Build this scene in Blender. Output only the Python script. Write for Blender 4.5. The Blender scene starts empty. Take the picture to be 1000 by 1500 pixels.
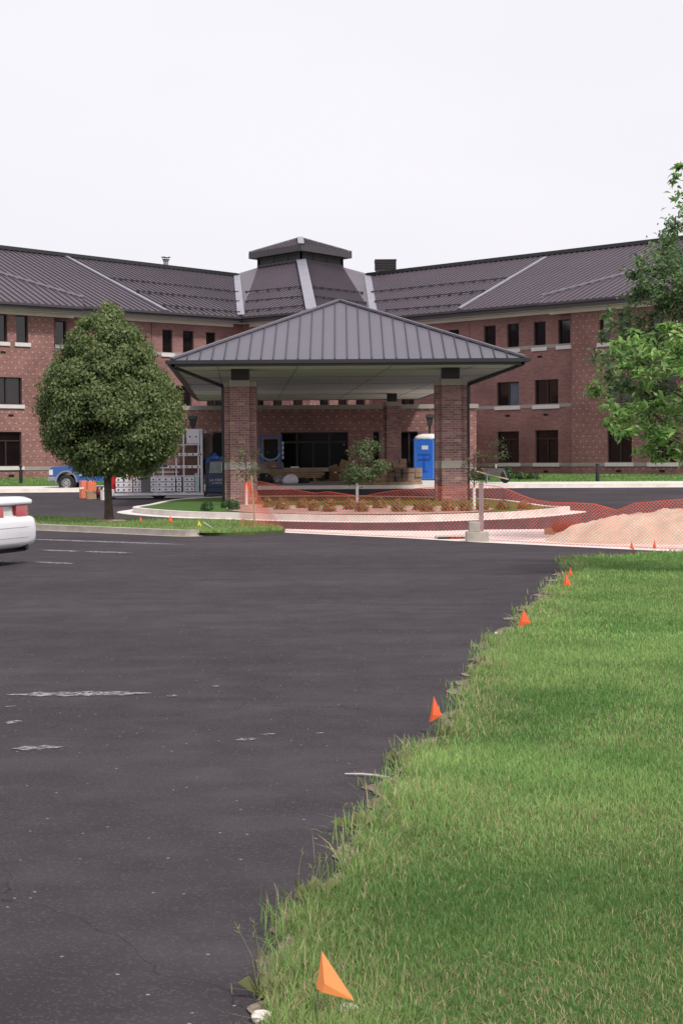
import bpy, bmesh, math, random
import numpy as np
from mathutils import Vector, Matrix
random.seed(7); rng = np.random.default_rng(11)
R = math.radians
scene = bpy.context.scene
col = scene.collection

# ------------------------------------------------------------------ camera
F = 2400.0
PITCH = math.atan(78 / F); ROLL = 0.0070
EYE = Vector((0, 0, 1.6))
cf = Vector((0, math.cos(PITCH), -math.sin(PITCH)))
cu0 = Vector((0, math.sin(PITCH), math.cos(PITCH))); cr0 = Vector((1, 0, 0))
cu = cu0 * math.cos(ROLL) + cr0 * math.sin(ROLL)
cr = cr0 * math.cos(ROLL) - cu0 * math.sin(ROLL)
cam = bpy.data.cameras.new('camera'); camo = bpy.data.objects.new('camera', cam); col.objects.link(camo)
cam.sensor_fit = 'VERTICAL'; cam.sensor_height = 36; cam.sensor_width = 24
cam.lens = F / 1500 * 36; cam.clip_end = 3000; cam.clip_start = 0.1
M4 = Matrix((cr, cu, -cf)).transposed().to_4x4(); M4.translation = EYE
camo.matrix_world = M4
scene.camera = camo

def ray(px, py): return cf * F + cr * (px - 500) + cu * (750 - py)
def at(px, py, Y):
    d = ray(px, py); return EYE + d * (Y / d.y)
def atz(px, py, z):
    d = ray(px, py); return EYE + d * ((z - EYE.z) / d.z)
GY0, GY1, GZ1 = 37.0, 82.0, 0.57
def gz(Y): return 0.0 if Y < GY0 else (GZ1 if Y > GY1 else GZ1 * (Y - GY0) / (GY1 - GY0))
def G(px, py, dz=0.0):
    z = dz
    for _ in range(40):
        p = atz(px, py, z)
        z = 0.5 * z + 0.5 * (gz(p.y) + dz)
    return p
def onplane(px, py, O, n):           # ray / vertical plane
    d = ray(px, py); t = (O - EYE).dot(n) / d.dot(n); return EYE + d * t

# ------------------------------------------------------------------ materials
def newmat(name):
    m = bpy.data.materials.new(name); m.use_nodes = True
    nt = m.node_tree; nt.nodes.clear()
    out = nt.nodes.new('ShaderNodeOutputMaterial'); b = nt.nodes.new('ShaderNodeBsdfPrincipled')
    nt.links.new(b.outputs[0], out.inputs[0])
    return m, nt, b
def N(nt, t, **kw):
    n = nt.nodes.new(t)
    for k, v in kw.items(): setattr(n, k, v)
    return n
def math_(nt, op, a, b=None, clamp=False):
    n = nt.nodes.new('ShaderNodeMath'); n.operation = op; n.use_clamp = clamp
    for i, v in enumerate((a, b)):
        if v is None: continue
        if isinstance(v, (int, float)): n.inputs[i].default_value = v
        else: nt.links.new(v, n.inputs[i])
    return n.outputs[0]
def mix_(nt, fac, a, b):
    n = nt.nodes.new('ShaderNodeMix'); n.data_type = 'RGBA'
    for i, v in ((0, fac), (6, a), (7, b)):
        if isinstance(v, (int, float)): n.inputs[i].default_value = v
        elif isinstance(v, tuple): n.inputs[i].default_value = (*v, 1)
        else: nt.links.new(v, n.inputs[i])
    return n.outputs[2]
def noise_(nt, scale, detail=4, vec=None, rough=.55):
    n = nt.nodes.new('ShaderNodeTexNoise'); n.inputs['Scale'].default_value = scale
    n.inputs['Detail'].default_value = detail; n.inputs['Roughness'].default_value = rough
    if vec is not None: nt.links.new(vec, n.inputs['Vector'])
    return n.outputs[0]
def ramp_(nt, fac, stops):
    n = nt.nodes.new('ShaderNodeValToRGB'); e = n.color_ramp.elements
    while len(e) > 1: e.remove(e[-1])
    e[0].position = stops[0][0]; e[0].color = (*stops[0][1], 1)
    for p, c in stops[1:]:
        k = e.new(p); k.color = (*c, 1)
    nt.links.new(fac, n.inputs[0]); return n.outputs[0]
def bump_(nt, b, h, strength=.3, dist=.01):
    n = nt.nodes.new('ShaderNodeBump'); n.inputs['Strength'].default_value = strength; n.inputs['Distance'].default_value = dist
    nt.links.new(h, n.inputs['Height']); nt.links.new(n.outputs[0], b.inputs['Normal'])
def objco(nt): return nt.nodes.new('ShaderNodeTexCoord').outputs['Object']

def plain(name, c, rough=.6, var=.12, scale=6, spec=.4, metal=0, bump=0.0, coat=0):
    m, nt, b = newmat(name)
    n = noise_(nt, scale, 4, objco(nt))
    lo = tuple(x * (1 - var) for x in c); hi = tuple(min(1, x * (1 + var)) for x in c)
    nt.links.new(ramp_(nt, n, [(.3, lo), (.7, hi)]), b.inputs['Base Color'])
    b.inputs['Roughness'].default_value = rough; b.inputs['Specular IOR Level'].default_value = spec
    b.inputs['Metallic'].default_value = metal
    b.inputs['Coat Weight'].default_value = coat
    if bump: bump_(nt, b, noise_(nt, scale * 6, 3, objco(nt)), bump)
    return m

def brickmat(name, c1, c2, mortar, dots=None, bw=.21, rh=.072, dx=.42, dy=.288, ds=.13, vary=.25):
    m, nt, b = newmat(name)
    uv = nt.nodes.new('ShaderNodeUVMap'); uv.uv_map = 'UVMap'
    br = nt.nodes.new('ShaderNodeTexBrick'); nt.links.new(uv.outputs[0], br.inputs['Vector'])
    br.inputs['Scale'].default_value = 1; br.inputs['Mortar Size'].default_value = .006
    br.inputs['Mortar Smooth'].default_value = .2
    br.inputs['Brick Width'].default_value = bw; br.inputs['Row Height'].default_value = rh
    br.inputs['Color1'].default_value = (*c1, 1); br.inputs['Color2'].default_value = (*c2, 1)
    br.inputs['Mortar'].default_value = (*mortar, 1); br.inputs['Bias'].default_value = -.1
    c = br.outputs[0]
    if dots:
        s = nt.nodes.new('ShaderNodeSeparateXYZ'); nt.links.new(uv.outputs[0], s.inputs[0])
        v = math_(nt, 'DIVIDE', s.outputs[1], dy)
        row = math_(nt, 'FLOOR', v)
        par = math_(nt, 'MULTIPLY', math_(nt, 'MODULO', row, 2.0), .5)
        u = math_(nt, 'FRACT', math_(nt, 'ADD', math_(nt, 'DIVIDE', s.outputs[0], dx), par))
        du = math_(nt, 'LESS_THAN', math_(nt, 'ABSOLUTE', math_(nt, 'SUBTRACT', u, .5)), ds)
        dv = math_(nt, 'LESS_THAN', math_(nt, 'FRACT', v), rh / dy)
        c = mix_(nt, math_(nt, 'MULTIPLY', du, dv), c, dots)
    big = noise_(nt, .55, 5, uv.outputs[0])
    fac = ramp_(nt, big, [(.3, (1 - vary,) * 3), (.7, (1 + vary * .5,) * 3)])
    mm = nt.nodes.new('ShaderNodeMix'); mm.data_type = 'RGBA'; mm.blend_type = 'MULTIPLY'; mm.inputs[0].default_value = 1
    nt.links.new(c, mm.inputs[6]); nt.links.new(fac, mm.inputs[7])
    nt.links.new(mm.outputs[2], b.inputs['Base Color'])
    b.inputs['Roughness'].default_value = .85; b.inputs['Specular IOR Level'].default_value = .2
    bump_(nt, b, math_(nt, 'SUBTRACT', 1.0, br.outputs['Fac']), .5, .004)
    return m

MT = {}
MT['brick'] = brickmat('red_brick', (.30, .140, .128), (.205, .093, .090), (.36, .27, .25))
MT['diaper'] = brickmat('diapered_brick', (.31, .142, .126), (.215, .097, .090), (.36, .27, .25), dots=(.45, .30, .235), ds=.115)
MT['colbrick'] = brickmat('mottled_column_brick', (.34, .18, .165), (.17, .09, .095), (.40, .31, .30), dots=(.42, .27, .19), dx=.66, dy=.576, ds=.15)
MT['stone'] = plain('buff_stone', (.33, .30, .27), .8, .08, 3)
MT['sill'] = plain('pale_sill_stone', (.66, .63, .61), .8, .06, 3)
MT['concrete'] = plain('pale_concrete', (.68, .62, .575), .85, .13, 2.2, bump=.2)
MT['oldconcrete'] = plain('weathered_concrete', (.42, .375, .325), .9, .2, 3.5, bump=.3)
MT['walk'] = plain('walkway_concrete', (.64, .59, .55), .85, .12, 1.2)
MT['fascia'] = plain('dark_bronze_metal', (.062, .052, .056), .45, .08, 1.5)
MT['gutter'] = plain('black_gutter_metal', (.028, .028, .030), .4, .1, 2)
MT['soffit'] = plain('painted_soffit', (.72, .70, .65), .8, .05, .8)
MT['flash'] = plain('light_grey_flashing', (.27, .265, .31), .4, .1, 1.2, metal=.2)
MT['frame'] = plain('dark_window_frame', (.035, .022, .022), .5, .1, 3)
MT['louver'] = plain('louver_metal', (.045, .038, .042), .6, .1, 3)
MT['dark'] = plain('black_rubber', (.018, .018, .019), .8, .2, 8)
MT['vent'] = plain('dark_vent', (.02, .014, .014), .8, .1, 8)

def roofmat(name, c, rough=.42, var=.1, streak=.10):
    m, nt, b = newmat(name)
    mp = nt.nodes.new('ShaderNodeMapping'); mp.inputs['Scale'].default_value = (1, 1, 1)
    nt.links.new(objco(nt), mp.inputs[0])
    n = noise_(nt, .35, 5, mp.outputs[0]); n2 = noise_(nt, 9, 3, mp.outputs[0])
    s = math_(nt, 'ADD', math_(nt, 'MULTIPLY', n, .7), math_(nt, 'MULTIPLY', n2, .3))
    nt.links.new(ramp_(nt, s, [(.3, tuple(x * (1 - var) for x in c)), (.7, tuple(x * (1 + var) for x in c))]), b.inputs['Base Color'])
    b.inputs['Roughness'].default_value = rough; b.inputs['Specular IOR Level'].default_value = .4
    return m
MT['roof'] = roofmat('bronze_standing_seam', (.094, .074, .092))
MT['croof'] = roofmat('grey_bronze_standing_seam', (.128, .118, .145), .5)
MT['cseam'] = plain('dark_seam', (.05, .045, .055), .5, .05)

def glassmat():
    m, nt, b = newmat('dark_glazing')
    n = noise_(nt, .8, 2, objco(nt))
    nt.links.new(ramp_(nt, n, [(.35, (.006, .004, .005)), (.7, (.016, .010, .011))]), b.inputs['Base Color'])
    b.inputs['Roughness'].default_value = .06; b.inputs['Specular IOR Level'].default_value = .7
    return m
MT['glass'] = glassmat(); MT['blind'] = plain('grey_blind_behind_glass', (.10, .115, .15), .15, .15, 1); MT['doorglass'] = plain('shaded_door_glass', (.006, .005, .006), .08, .2, 1, spec=.06)
MT['wingsoffit'] = plain('pale_wing_soffit', (.80, .74, .70), .8, .04, 1)

def asphaltmat(name, base=.049, speck=True):
    m, nt, b = newmat(name); co = objco(nt)
    big = noise_(nt, .22, 6, co, .6); mid = noise_(nt, 2.6, 5, co); fine = noise_(nt, 120, 2, co, .7)
    mp = nt.nodes.new('ShaderNodeMapping'); nt.links.new(co, mp.inputs[0])
    mp.inputs['Rotation'].default_value = (0, 0, R(62)); mp.inputs['Scale'].default_value = (.18, 2.2, 1)
    tracks = noise_(nt, .8, 5, mp.outputs[0], .6)
    s = math_(nt, 'ADD', math_(nt, 'MULTIPLY', big, .42), math_(nt, 'MULTIPLY', mid, .24))
    s = math_(nt, 'ADD', s, math_(nt, 'MULTIPLY', fine, .16)); s = math_(nt, 'ADD', s, math_(nt, 'MULTIPLY', tracks, .18))
    k = base
    c = ramp_(nt, s, [(.38, (k * .78, k * .68, k * .76)), (.5, (k * 1.12, k * .97, k * 1.10)), (.62, (k * 1.6, k * 1.38, k * 1.5))])
    st1 = nt.nodes.new('ShaderNodeMapping'); nt.links.new(co, st1.inputs[0]); st1.inputs['Scale'].default_value = (.5, 1.6, 1)
    c = mix_(nt, math_(nt, 'MULTIPLY', ramp_(nt, noise_(nt, .9, 5, st1.outputs[0], .65), [(.60, (0, 0, 0)), (.72, (1, 1, 1))]), .3), c, (k * .5, k * .45, k * .5))
    if speck:
        vo = nt.nodes.new('ShaderNodeTexVoronoi'); vo.inputs['Scale'].default_value = 34; nt.links.new(co, vo.inputs['Vector'])
        sep = nt.nodes.new('ShaderNodeSeparateColor'); nt.links.new(vo.outputs['Color'], sep.inputs[0])
        sp = math_(nt, 'MULTIPLY', math_(nt, 'LESS_THAN', vo.outputs['Distance'], .23), math_(nt, 'GREATER_THAN', sep.outputs[0], .982))
        c = mix_(nt, sp, c, (.27, .25, .24))
        vo2 = nt.nodes.new('ShaderNodeTexVoronoi'); vo2.inputs['Scale'].default_value = 110; nt.links.new(co, vo2.inputs['Vector'])
        sep2 = nt.nodes.new('ShaderNodeSeparateColor'); nt.links.new(vo2.outputs['Color'], sep2.inputs[0])
        c = mix_(nt, math_(nt, 'MULTIPLY', math_(nt, 'GREATER_THAN', sep2.outputs[1], .86), .35), c, (.11, .10, .11))
        # hairline cracks
        vc = nt.nodes.new('ShaderNodeTexVoronoi'); vc.feature = 'DISTANCE_TO_EDGE'; vc.inputs['Scale'].default_value = .16
        w = nt.nodes.new('ShaderNodeVectorMath'); w.operation = 'ADD'
        nn = nt.nodes.new('ShaderNodeTexNoise'); nn.inputs['Scale'].default_value = 1.3; nn.inputs['Detail'].default_value = 6; nt.links.new(co, nn.inputs['Vector'])
        nt.links.new(co, w.inputs[0]); nt.links.new(nn.outputs['Color'], w.inputs[1]); nt.links.new(w.outputs[0], vc.inputs['Vector'])
        ck = math_(nt, 'MULTIPLY', math_(nt, 'LESS_THAN', vc.outputs['Distance'], .0007), .4)
        c = mix_(nt, ck, c, (.012, .011, .013))
    nt.links.new(c, b.inputs['Base Color'])
    b.inputs['Roughness'].default_value = .95; b.inputs['Specular IOR Level'].default_value = .08
    bump_(nt, b, fine, .5, .008)
    return m
MT['asphalt'] = asphaltmat('asphalt'); 
def groundmat(name, stops, s1=1.3, s2=30, bump=.4):
    m, nt, b = newmat(name); co = objco(nt)
    s = math_(nt, 'ADD', math_(nt, 'MULTIPLY', noise_(nt, s1, 5, co), .5), math_(nt, 'MULTIPLY', noise_(nt, s2, 3, co, .7), .5))
    nt.links.new(ramp_(nt, s, stops), b.inputs['Base Color'])
    b.inputs['Roughness'].default_value = .95; b.inputs['Specular IOR Level'].default_value = .1
    bump_(nt, b, noise_(nt, s2, 3, co), bump, .02)
    return m
MT['lawn'] = groundmat('lawn_soil', [(.32, (.045, .065, .022)), (.55, (.085, .13, .04)), (.72, (.15, .18, .07))], 5, 60)
MT['farlawn'] = groundmat('far_lawn', [(.32, (.045, .085, .022)), (.55, (.07, .13, .034)), (.72, (.10, .165, .05))])
MT['mulch'] = groundmat('wood_mulch', [(.35, (.20, .12, .10)), (.5, (.36, .24, .20)), (.66, (.52, .39, .34))], 2, 26)
MT['sand'] = groundmat('sand', [(.3, (.42, .36, .28)), (.55, (.56, .49, .39)), (.75, (.68, .61, .50))], 1.6, 18, .3)
MT['dirt'] = groundmat('edge_dirt', [(.3, (.10, .075, .06)), (.5, (.20, .155, .12)), (.7, (.36, .31, .27))], 4, 50, .6)
MT['paint'] = groundmat('worn_line_paint', [(.40, (.05, .047, .052)), (.47, (.24, .23, .24)), (.65, (.42, .40, .41))], 14, 70, .2)
MT['bark'] = groundmat('bark', [(.3, (.05, .036, .03)), (.5, (.11, .08, .065)), (.7, (.17, .13, .11))], 6, 40, .8)
MT['wood'] = groundmat('bare_timber', [(.3, (.26, .17, .10)), (.5, (.38, .26, .16)), (.7, (.46, .34, .22))], 3, 20, .2)
MT['card'] = plain('cardboard', (.27, .17, .11), .9, .15, 5)
MT['orange'] = plain('orange_plastic', (.85, .13, .04), .55, .1, 3)
MT['net'] = plain('orange_safety_net', (.80, .13, .065), .6, .12, 4)
MT['white'] = plain('white_plastic', (.78, .77, .76), .5, .05, 3)
MT['blue'] = plain('blue_plastic', (.025, .14, .62), .45, .08, 2)
MT['bluedark'] = plain('deep_blue_plastic', (.02, .10, .48), .5, .08, 2)
MT['galv'] = plain('galvanised_metal', (.30, .29, .31), .45, .12, 5, metal=.4)
MT['alum'] = plain('aluminium_rack', (.66, .64, .68), .4, .1, 4, metal=.1)
MT['boardgrey'] = plain('grey_white_board', (.74, .71, .77), .6, .08, 3)
MT['red'] = plain('red_paint', (.45, .02, .025), .4, .1, 3)
MT['yellow'] = plain('yellow_plastic', (.75, .62, .05), .5, .1, 3)

def carpaint(name, c, coat=.6, rough=.35):
    m, nt, b = newmat(name)
    n = noise_(nt, 1.2, 3, objco(nt))
    nt.links.new(ramp_(nt, n, [(.3, tuple(x * .93 for x in c)), (.7, c)]), b.inputs['Base Color'])
    b.inputs['Roughness'].default_value = rough; b.inputs['Coat Weight'].default_value = coat; b.inputs['Coat Roughness'].default_value = .06
    return m
MT['carwhite'] = carpaint('white_car_paint', (.80, .80, .83))
MT['carblue'] = carpaint('blue_truck_paint', (.035, .11, .33), .25)
MT['carnavy'] = carpaint('navy_truck_paint', (.018, .030, .085), .4)
MT['lens'] = carpaint('red_lamp_lens', (.42, .012, .018), .8, .2)
MT['chrome'] = plain('chrome', (.6, .6, .6), .2, .05, 3, metal=.9)

def leafmat(name, stops, trans=.25):
    m, nt, b = newmat(name)
    g = nt.nodes.new('ShaderNodeNewGeometry')
    nt.links.new(ramp_(nt, g.outputs['Random Per Island'], stops), b.inputs['Base Color'])
    b.inputs['Roughness'].default_value = .55; b.inputs['Specular IOR Level'].default_value = .3
    tr = nt.nodes.new('ShaderNodeBsdfTranslucent'); nt.links.new(ramp_(nt, g.outputs['Random Per Island'], [(p, (c[0] * 1.3, c[1] * 1.3, c[2])) for p, c in stops]), tr.inputs[0])
    mx = nt.nodes.new('ShaderNodeMixShader'); mx.inputs[0].default_value = trans
    nt.links.new(b.outputs[0], mx.inputs[1]); nt.links.new(tr.outputs[0], mx.inputs[2])
    out = [n for n in nt.nodes if n.type == 'OUTPUT_MATERIAL'][0]; nt.links.new(mx.outputs[0], out.inputs[0])
    return m
MT['leaf_a'] = leafmat('linden_leaf', [(0, (.06, .092, .034)), (.4, (.11, .165, .058)), (.70, (.18, .235, .09)), (.94, (.23, .27, .11)), (1, (.32, .28, .16))], .35)
MT['leaf_dark'] = leafmat('dark_ash_leaf', [(0, (.045, .085, .034)), (.5, (.09, .16, .055)), (1, (.18, .27, .10))])
MT['leaf_lime'] = leafmat('bright_ash_leaf', [(0, (.07, .16, .035)), (.5, (.15, .29, .07)), (.82, (.26, .42, .12)), (1, (.42, .54, .22))], .4)
MT['leaf_young'] = leafmat('sapling_leaf', [(0, (.04, .07, .03)), (.5, (.09, .14, .06)), (.85, (.16, .21, .09)), (1, (.28, .20, .12))], .3)
MT['leaf_brown'] = leafmat('brownish_sapling_leaf', [(0, (.06, .06, .035)), (.5, (.13, .12, .07)), (1, (.22, .15, .09))], .3)
MT['tuft'] = leafmat('tawny_shrub_leaf', [(0, (.10, .11, .04)), (.45, (.20, .19, .08)), (.8, (.30, .22, .11)), (1, (.38, .27, .16))], .3)
MT['shrub'] = leafmat('green_shrub_leaf', [(0, (.02, .05, .02)), (.6, (.05, .11, .035)), (1, (.10, .18, .06))], .2)
def grassmat():
    m, nt, b = newmat('grass_blade')
    a = nt.nodes.new('ShaderNodeAttribute'); a.attribute_name = 'tint'
    nt.links.new(a.outputs['Color'], b.inputs['Base Color'])
    b.inputs['Roughness'].default_value = .6; b.inputs['Specular IOR Level'].default_value = .2
    tr = nt.nodes.new('ShaderNodeBsdfTranslucent'); nt.links.new(a.outputs['Color'], tr.inputs[0])
    mx = nt.nodes.new('ShaderNodeMixShader'); mx.inputs[0].default_value = .3
    nt.links.new(b.outputs[0], mx.inputs[1]); nt.links.new(tr.outputs[0], mx.inputs[2])
    out = [n for n in nt.nodes if n.type == 'OUTPUT_MATERIAL'][0]; nt.links.new(mx.outputs[0], out.inputs[0])
    return m
MT['grass'] = grassmat()

def wornpaint():
    nt = MT['paint'].node_tree; b = nt.nodes['Principled BSDF']; out = [n for n in nt.nodes if n.type == 'OUTPUT_MATERIAL'][0]
    tr = nt.nodes.new('ShaderNodeBsdfTransparent'); mx = nt.nodes.new('ShaderNodeMixShader')
    f = ramp_(nt, noise_(nt, 16, 6, objco(nt), .7), [(.40, (.05, .05, .05)), (.56, (1, 1, 1))])
    nt.links.new(f, mx.inputs[0]); nt.links.new(tr.outputs[0], mx.inputs[1]); nt.links.new(b.outputs[0], mx.inputs[2]); nt.links.new(mx.outputs[0], out.inputs[0])
wornpaint()
# ------------------------------------------------------------------ mesh builder
class MB:
    def __init__(s): s.v = []; s.f = []; s.marks = []
    def use(s, i): s.marks.append((len(s.f), i)); return s
    def poly(s, pts):
        i = len(s.v); s.v += [Vector(p) for p in pts]; s.f.append(tuple(range(i, i + len(pts)))); return s
    def hexa(s, b, t):                       # bottom 4, top 4
        i = len(s.v); s.v += [Vector(p) for p in b] + [Vector(p) for p in t]
        s.f += [(i + 3, i + 2, i + 1, i), (i + 4, i + 5, i + 6, i + 7)]
        for k in range(4): s.f.append((i + k, i + (k + 1) % 4, i + 4 + (k + 1) % 4, i + 4 + k))
        return s
    def box(s, x0, x1, y0, y1, z0, z1):
        return s.hexa([(x0, y0, z0), (x1, y0, z0), (x1, y1, z0), (x0, y1, z0)], [(x0, y0, z1), (x1, y0, z1), (x1, y1, z1), (x0, y1, z1)])
    def rbox(s, c, sx, sy, sz, rz=0, tilt=0):   # centre base
        m = Matrix.Translation(c) @ Matrix.Rotation(rz, 4, 'Z') @ Matrix.Rotation(tilt, 4, 'Y')
        q = [(-sx / 2, -sy / 2), (sx / 2, -sy / 2), (sx / 2, sy / 2), (-sx / 2, sy / 2)]
        return s.hexa([m @ Vector((a, b, 0)) for a, b in q], [m @ Vector((a, b, sz)) for a, b in q])
    def bar(s, a, b, w, h, up=Vector((0, 0, 1))):    # oriented beam, centred
        a = Vector(a); b = Vector(b); d = (b - a).normalized(); sd = d.cross(up)
        if sd.length < 1e-5: sd = d.cross(Vector((1, 0, 0)))
        sd.normalize(); u = sd.cross(d)
        q = [(-w / 2, -h / 2), (w / 2, -h / 2), (w / 2, h / 2), (-w / 2, h / 2)]
        return s.hexa([a + sd * x + u * y for x, y in q], [b + sd * x + u * y for x, y in q])
    def tube(s, pts, rad, n=8, cap=True):
        pts = [Vector(p) for p in pts]; rad = rad if isinstance(rad, (list, tuple)) else [rad] * len(pts)
        i0 = len(s.v)
        for k, p in enumerate(pts):
            d = (pts[min(k + 1, len(pts) - 1)] - pts[max(k - 1, 0)]).normalized()
            a = d.cross(Vector((0, 0, 1)))
            if a.length < .05: a = d.cross(Vector((0, 1, 0)))
            a.normalize(); b = a.cross(d)
            for j in range(n):
                t = 2 * math.pi * j / n; s.v.append(p + a * math.cos(t) * rad[k] + b * math.sin(t) * rad[k])
        for k in range(len(pts) - 1):
            for j in range(n):
                a = i0 + k * n + j; b = i0 + k * n + (j + 1) % n; s.f.append((a, b, b + n, a + n))
        if cap: s.f.append(tuple(range(i0 + n - 1, i0 - 1, -1))); e = i0 + (len(pts) - 1) * n; s.f.append(tuple(range(e, e + n)))
        return s
    def prism(s, pts, a, b, axis='y'):      # pts 2D (x,z) extruded on y from a to b
        n = len(pts); i = len(s.v)
        for w in (a, b):
            for p in pts: s.v.append(Vector((p[0], w, p[1])) if axis == 'y' else Vector((w, p[0], p[1])) if axis == 'x' else Vector((p[0], p[1], w)))
        s.f.append(tuple(range(i, i + n))); s.f.append(tuple(range(i + 2 * n - 1, i + n - 1, -1)))
        for k in range(n): s.f.append((i + k, i + (k + 1) % n, i + n + (k + 1) % n, i + n + k))
        return s
    def loft(s, rings, cap=True):
        n = len(rings[0]); i0 = len(s.v)
        for r in rings: s.v += [Vector(p) for p in r]
        for k in range(len(rings) - 1):
            for j in range(n):
                a = i0 + k * n + j; b = i0 + k * n + (j + 1) % n; s.f.append((a, b, b + n, a + n))
        if cap: s.f.append(tuple(range(i0 + n - 1, i0 - 1, -1))); e = i0 + (len(rings) - 1) * n; s.f.append(tuple(range(e, e + n)))
        return s
    def blob(s, c, r, seed=0, n=10, m=6, noise=.15, flat=False):
        rnd = random.Random(seed); rings = []
        ph = [rnd.uniform(0, 6.3) for _ in range(6)]
        for k in range(m + 1):
            t = math.pi * k / m - math.pi / 2; ring = []
            for j in range(n):
                a = 2 * math.pi * j / n
                q = 1 + noise * (math.sin(3 * a + ph[0] + k) + .7 * math.sin(2 * a - ph[1] + 1.7 * k) + .5 * math.sin(5 * a + ph[2]))
                zz = math.sin(t) * r[2]
                if flat: zz = max(zz, -.35 * r[2])
                cc = max(.03, math.cos(t))
                ring.append((c[0] + math.cos(a) * cc * r[0] * q, c[1] + math.sin(a) * cc * r[1] * q, c[2] + zz))
            rings.append(ring)
        return s.loft(rings)

def setp(o, label=None, cat=None, group=None, kind=None):
    if label: o['label'] = label
    if cat: o['category'] = cat
    if group: o['group'] = group
    if kind: o['kind'] = kind
    return o
def worldloc(p):
    return Vector((0, 0, 0)) if p is None else Vector(p.get('_wl', (0, 0, 0)))
WL = {}
def link(name, me, mat, parent=None, world=True, smooth=False, uv=False, bevel=0):
    o = bpy.data.objects.new(name, me); col.objects.link(o)
    if parent is not None: o.parent = parent
    if mat is not None:
        for m in (mat if isinstance(mat, list) else [mat]): me.materials.append(m)
    if smooth: me.polygons.foreach_set('use_smooth', [True] * len(me.polygons))
    if bevel:
        b = o.modifiers.new('bevel', 'BEVEL'); b.width = bevel; b.segments = 2; b.limit_method = 'ANGLE'; b.angle_limit = R(40)
    return o
def obj(name, mb, mat, parent=None, world=True, smooth=False, uv=False, bevel=0, merge=False, loc=None, weld=0):
    off = Vector((0, 0, 0))
    if parent is not None and world: off = WL[_top(parent)]
    if loc is not None: off = Vector(loc)
    me = bpy.data.meshes.new(name)
    me.from_pydata([tuple(v - off) for v in mb.v], [], mb.f)
    for q, (st_, mi) in enumerate(mb.marks):
        en = mb.marks[q + 1][0] if q + 1 < len(mb.marks) else len(mb.f)
        for k in range(st_, en): me.polygons[k].material_index = mi
    bm = bmesh.new(); bm.from_mesh(me)
    if weld: bmesh.ops.remove_doubles(bm, verts=bm.verts, dist=weld)
    bmesh.ops.recalc_face_normals(bm, faces=bm.faces)
    if uv:
        L = bm.loops.layers.uv.new('UVMap')
        for f in bm.faces:
            n = f.normal; t = Vector((0, 0, 1)).cross(n)
            if t.length < .3:
                for l in f.loops: l[L].uv = (l.vert.co.x, l.vert.co.y)
            else:
                t.normalize()
                for l in f.loops: l[L].uv = ((l.vert.co + off).dot(t) + 500, l.vert.co.z + off.z + 10)
    bm.to_mesh(me); bm.free()
    o = link(name, me, mat, parent, world, smooth, uv, bevel)
    if loc is not None: o.location = loc
    if parent is None: WL[o] = off.copy()
    return o
def _top(o):
    while o.parent is not None: o = o.parent
    return o
def thing(name, label, cat, loc=(0, 0, 0), rz=0, group=None):
    o = bpy.data.objects.new(name, None); col.objects.link(o); o.empty_display_size = .2
    o.location = loc; o.rotation_euler = (0, 0, rz); WL[o] = Vector(loc)
    return setp(o, label, cat, group)
def copytree(o, parent=None):
    c = o.copy(); col.objects.link(c); c.parent = parent
    for ch in list(o.children): copytree(ch, c)
    return c
def struct(name, mb, mat, **k): return setp(obj(name, mb, mat, **k), kind='structure')

# ------------------------------------------------------------------ ground sheets
def sheet(name, pts, mat, dz, kind='structure', parent=None, skirt=0, smooth=False):
    """pts: list of world xy; follows the ground profile"""
    bm = bmesh.new()
    vs = [bm.verts.new((p[0], p[1], 0)) for p in pts]; f = bm.faces.new(vs)
    bmesh.ops.triangulate(bm, faces=[f])
    for yk in (GY0, GY1):
        bmesh.ops.bisect_plane(bm, geom=bm.verts[:] + bm.edges[:] + bm.faces[:], plane_co=(0, yk, 0), plane_no=(0, 1, 0))
    if skirt:
        be = [e for e in bm.edges if e.is_boundary]
        r = bmesh.ops.extrude_edge_only(bm, edges=be)
        low = {v for v in r['geom'] if isinstance(v, bmesh.types.BMVert)}
    else: low = set()
    for v in bm.verts: v.co.z = gz(v.co.y) + dz - (skirt if v in low else 0)
    bmesh.ops.recalc_face_normals(bm, faces=bm.faces)
    up = sum(f.normal.z for f in bm.faces)
    if up < 0: bmesh.ops.reverse_faces(bm, faces=bm.faces)
    me = bpy.data.meshes.new(name); bm.to_mesh(me); bm.free()
    o = link(name, me, mat, parent)
    if kind: o['kind'] = kind
    return o
def pxs(l, dz=0): return [G(x, y, dz).xy.to_tuple() for x, y in l]
def smoothline(pts, n=6):
    out = []; P = [Vector(p) for p in pts]
    for i in range(len(P) - 1):
        p0 = P[max(i - 1, 0)]; p1 = P[i]; p2 = P[i + 1]; p3 = P[min(i + 2, len(P) - 1)]
        for k in range(n):
            t = k / n
            out.append(.5 * ((2 * p1) + (p2 - p0) * t + (2 * p0 - 5 * p1 + 4 * p2 - p3) * t * t + (3 * p1 - p0 - 3 * p2 + p3) * t ** 3))
    out.append(P[-1]); return [tuple(p) for p in out]
def closedsmooth(pts, n=6):
    P = [Vector(p) for p in pts]; m = len(P); out = []
    for i in range(m):
        p0, p1, p2, p3 = P[i - 1], P[i], P[(i + 1) % m], P[(i + 2) % m]
        for k in range(n):
            t = k / n
            out.append(tuple(.5 * ((2 * p1) + (p2 - p0) * t + (2 * p0 - 5 * p1 + 4 * p2 - p3) * t * t + (3 * p1 - p0 - 3 * p2 + p3) * t ** 3)))
    return out
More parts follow.
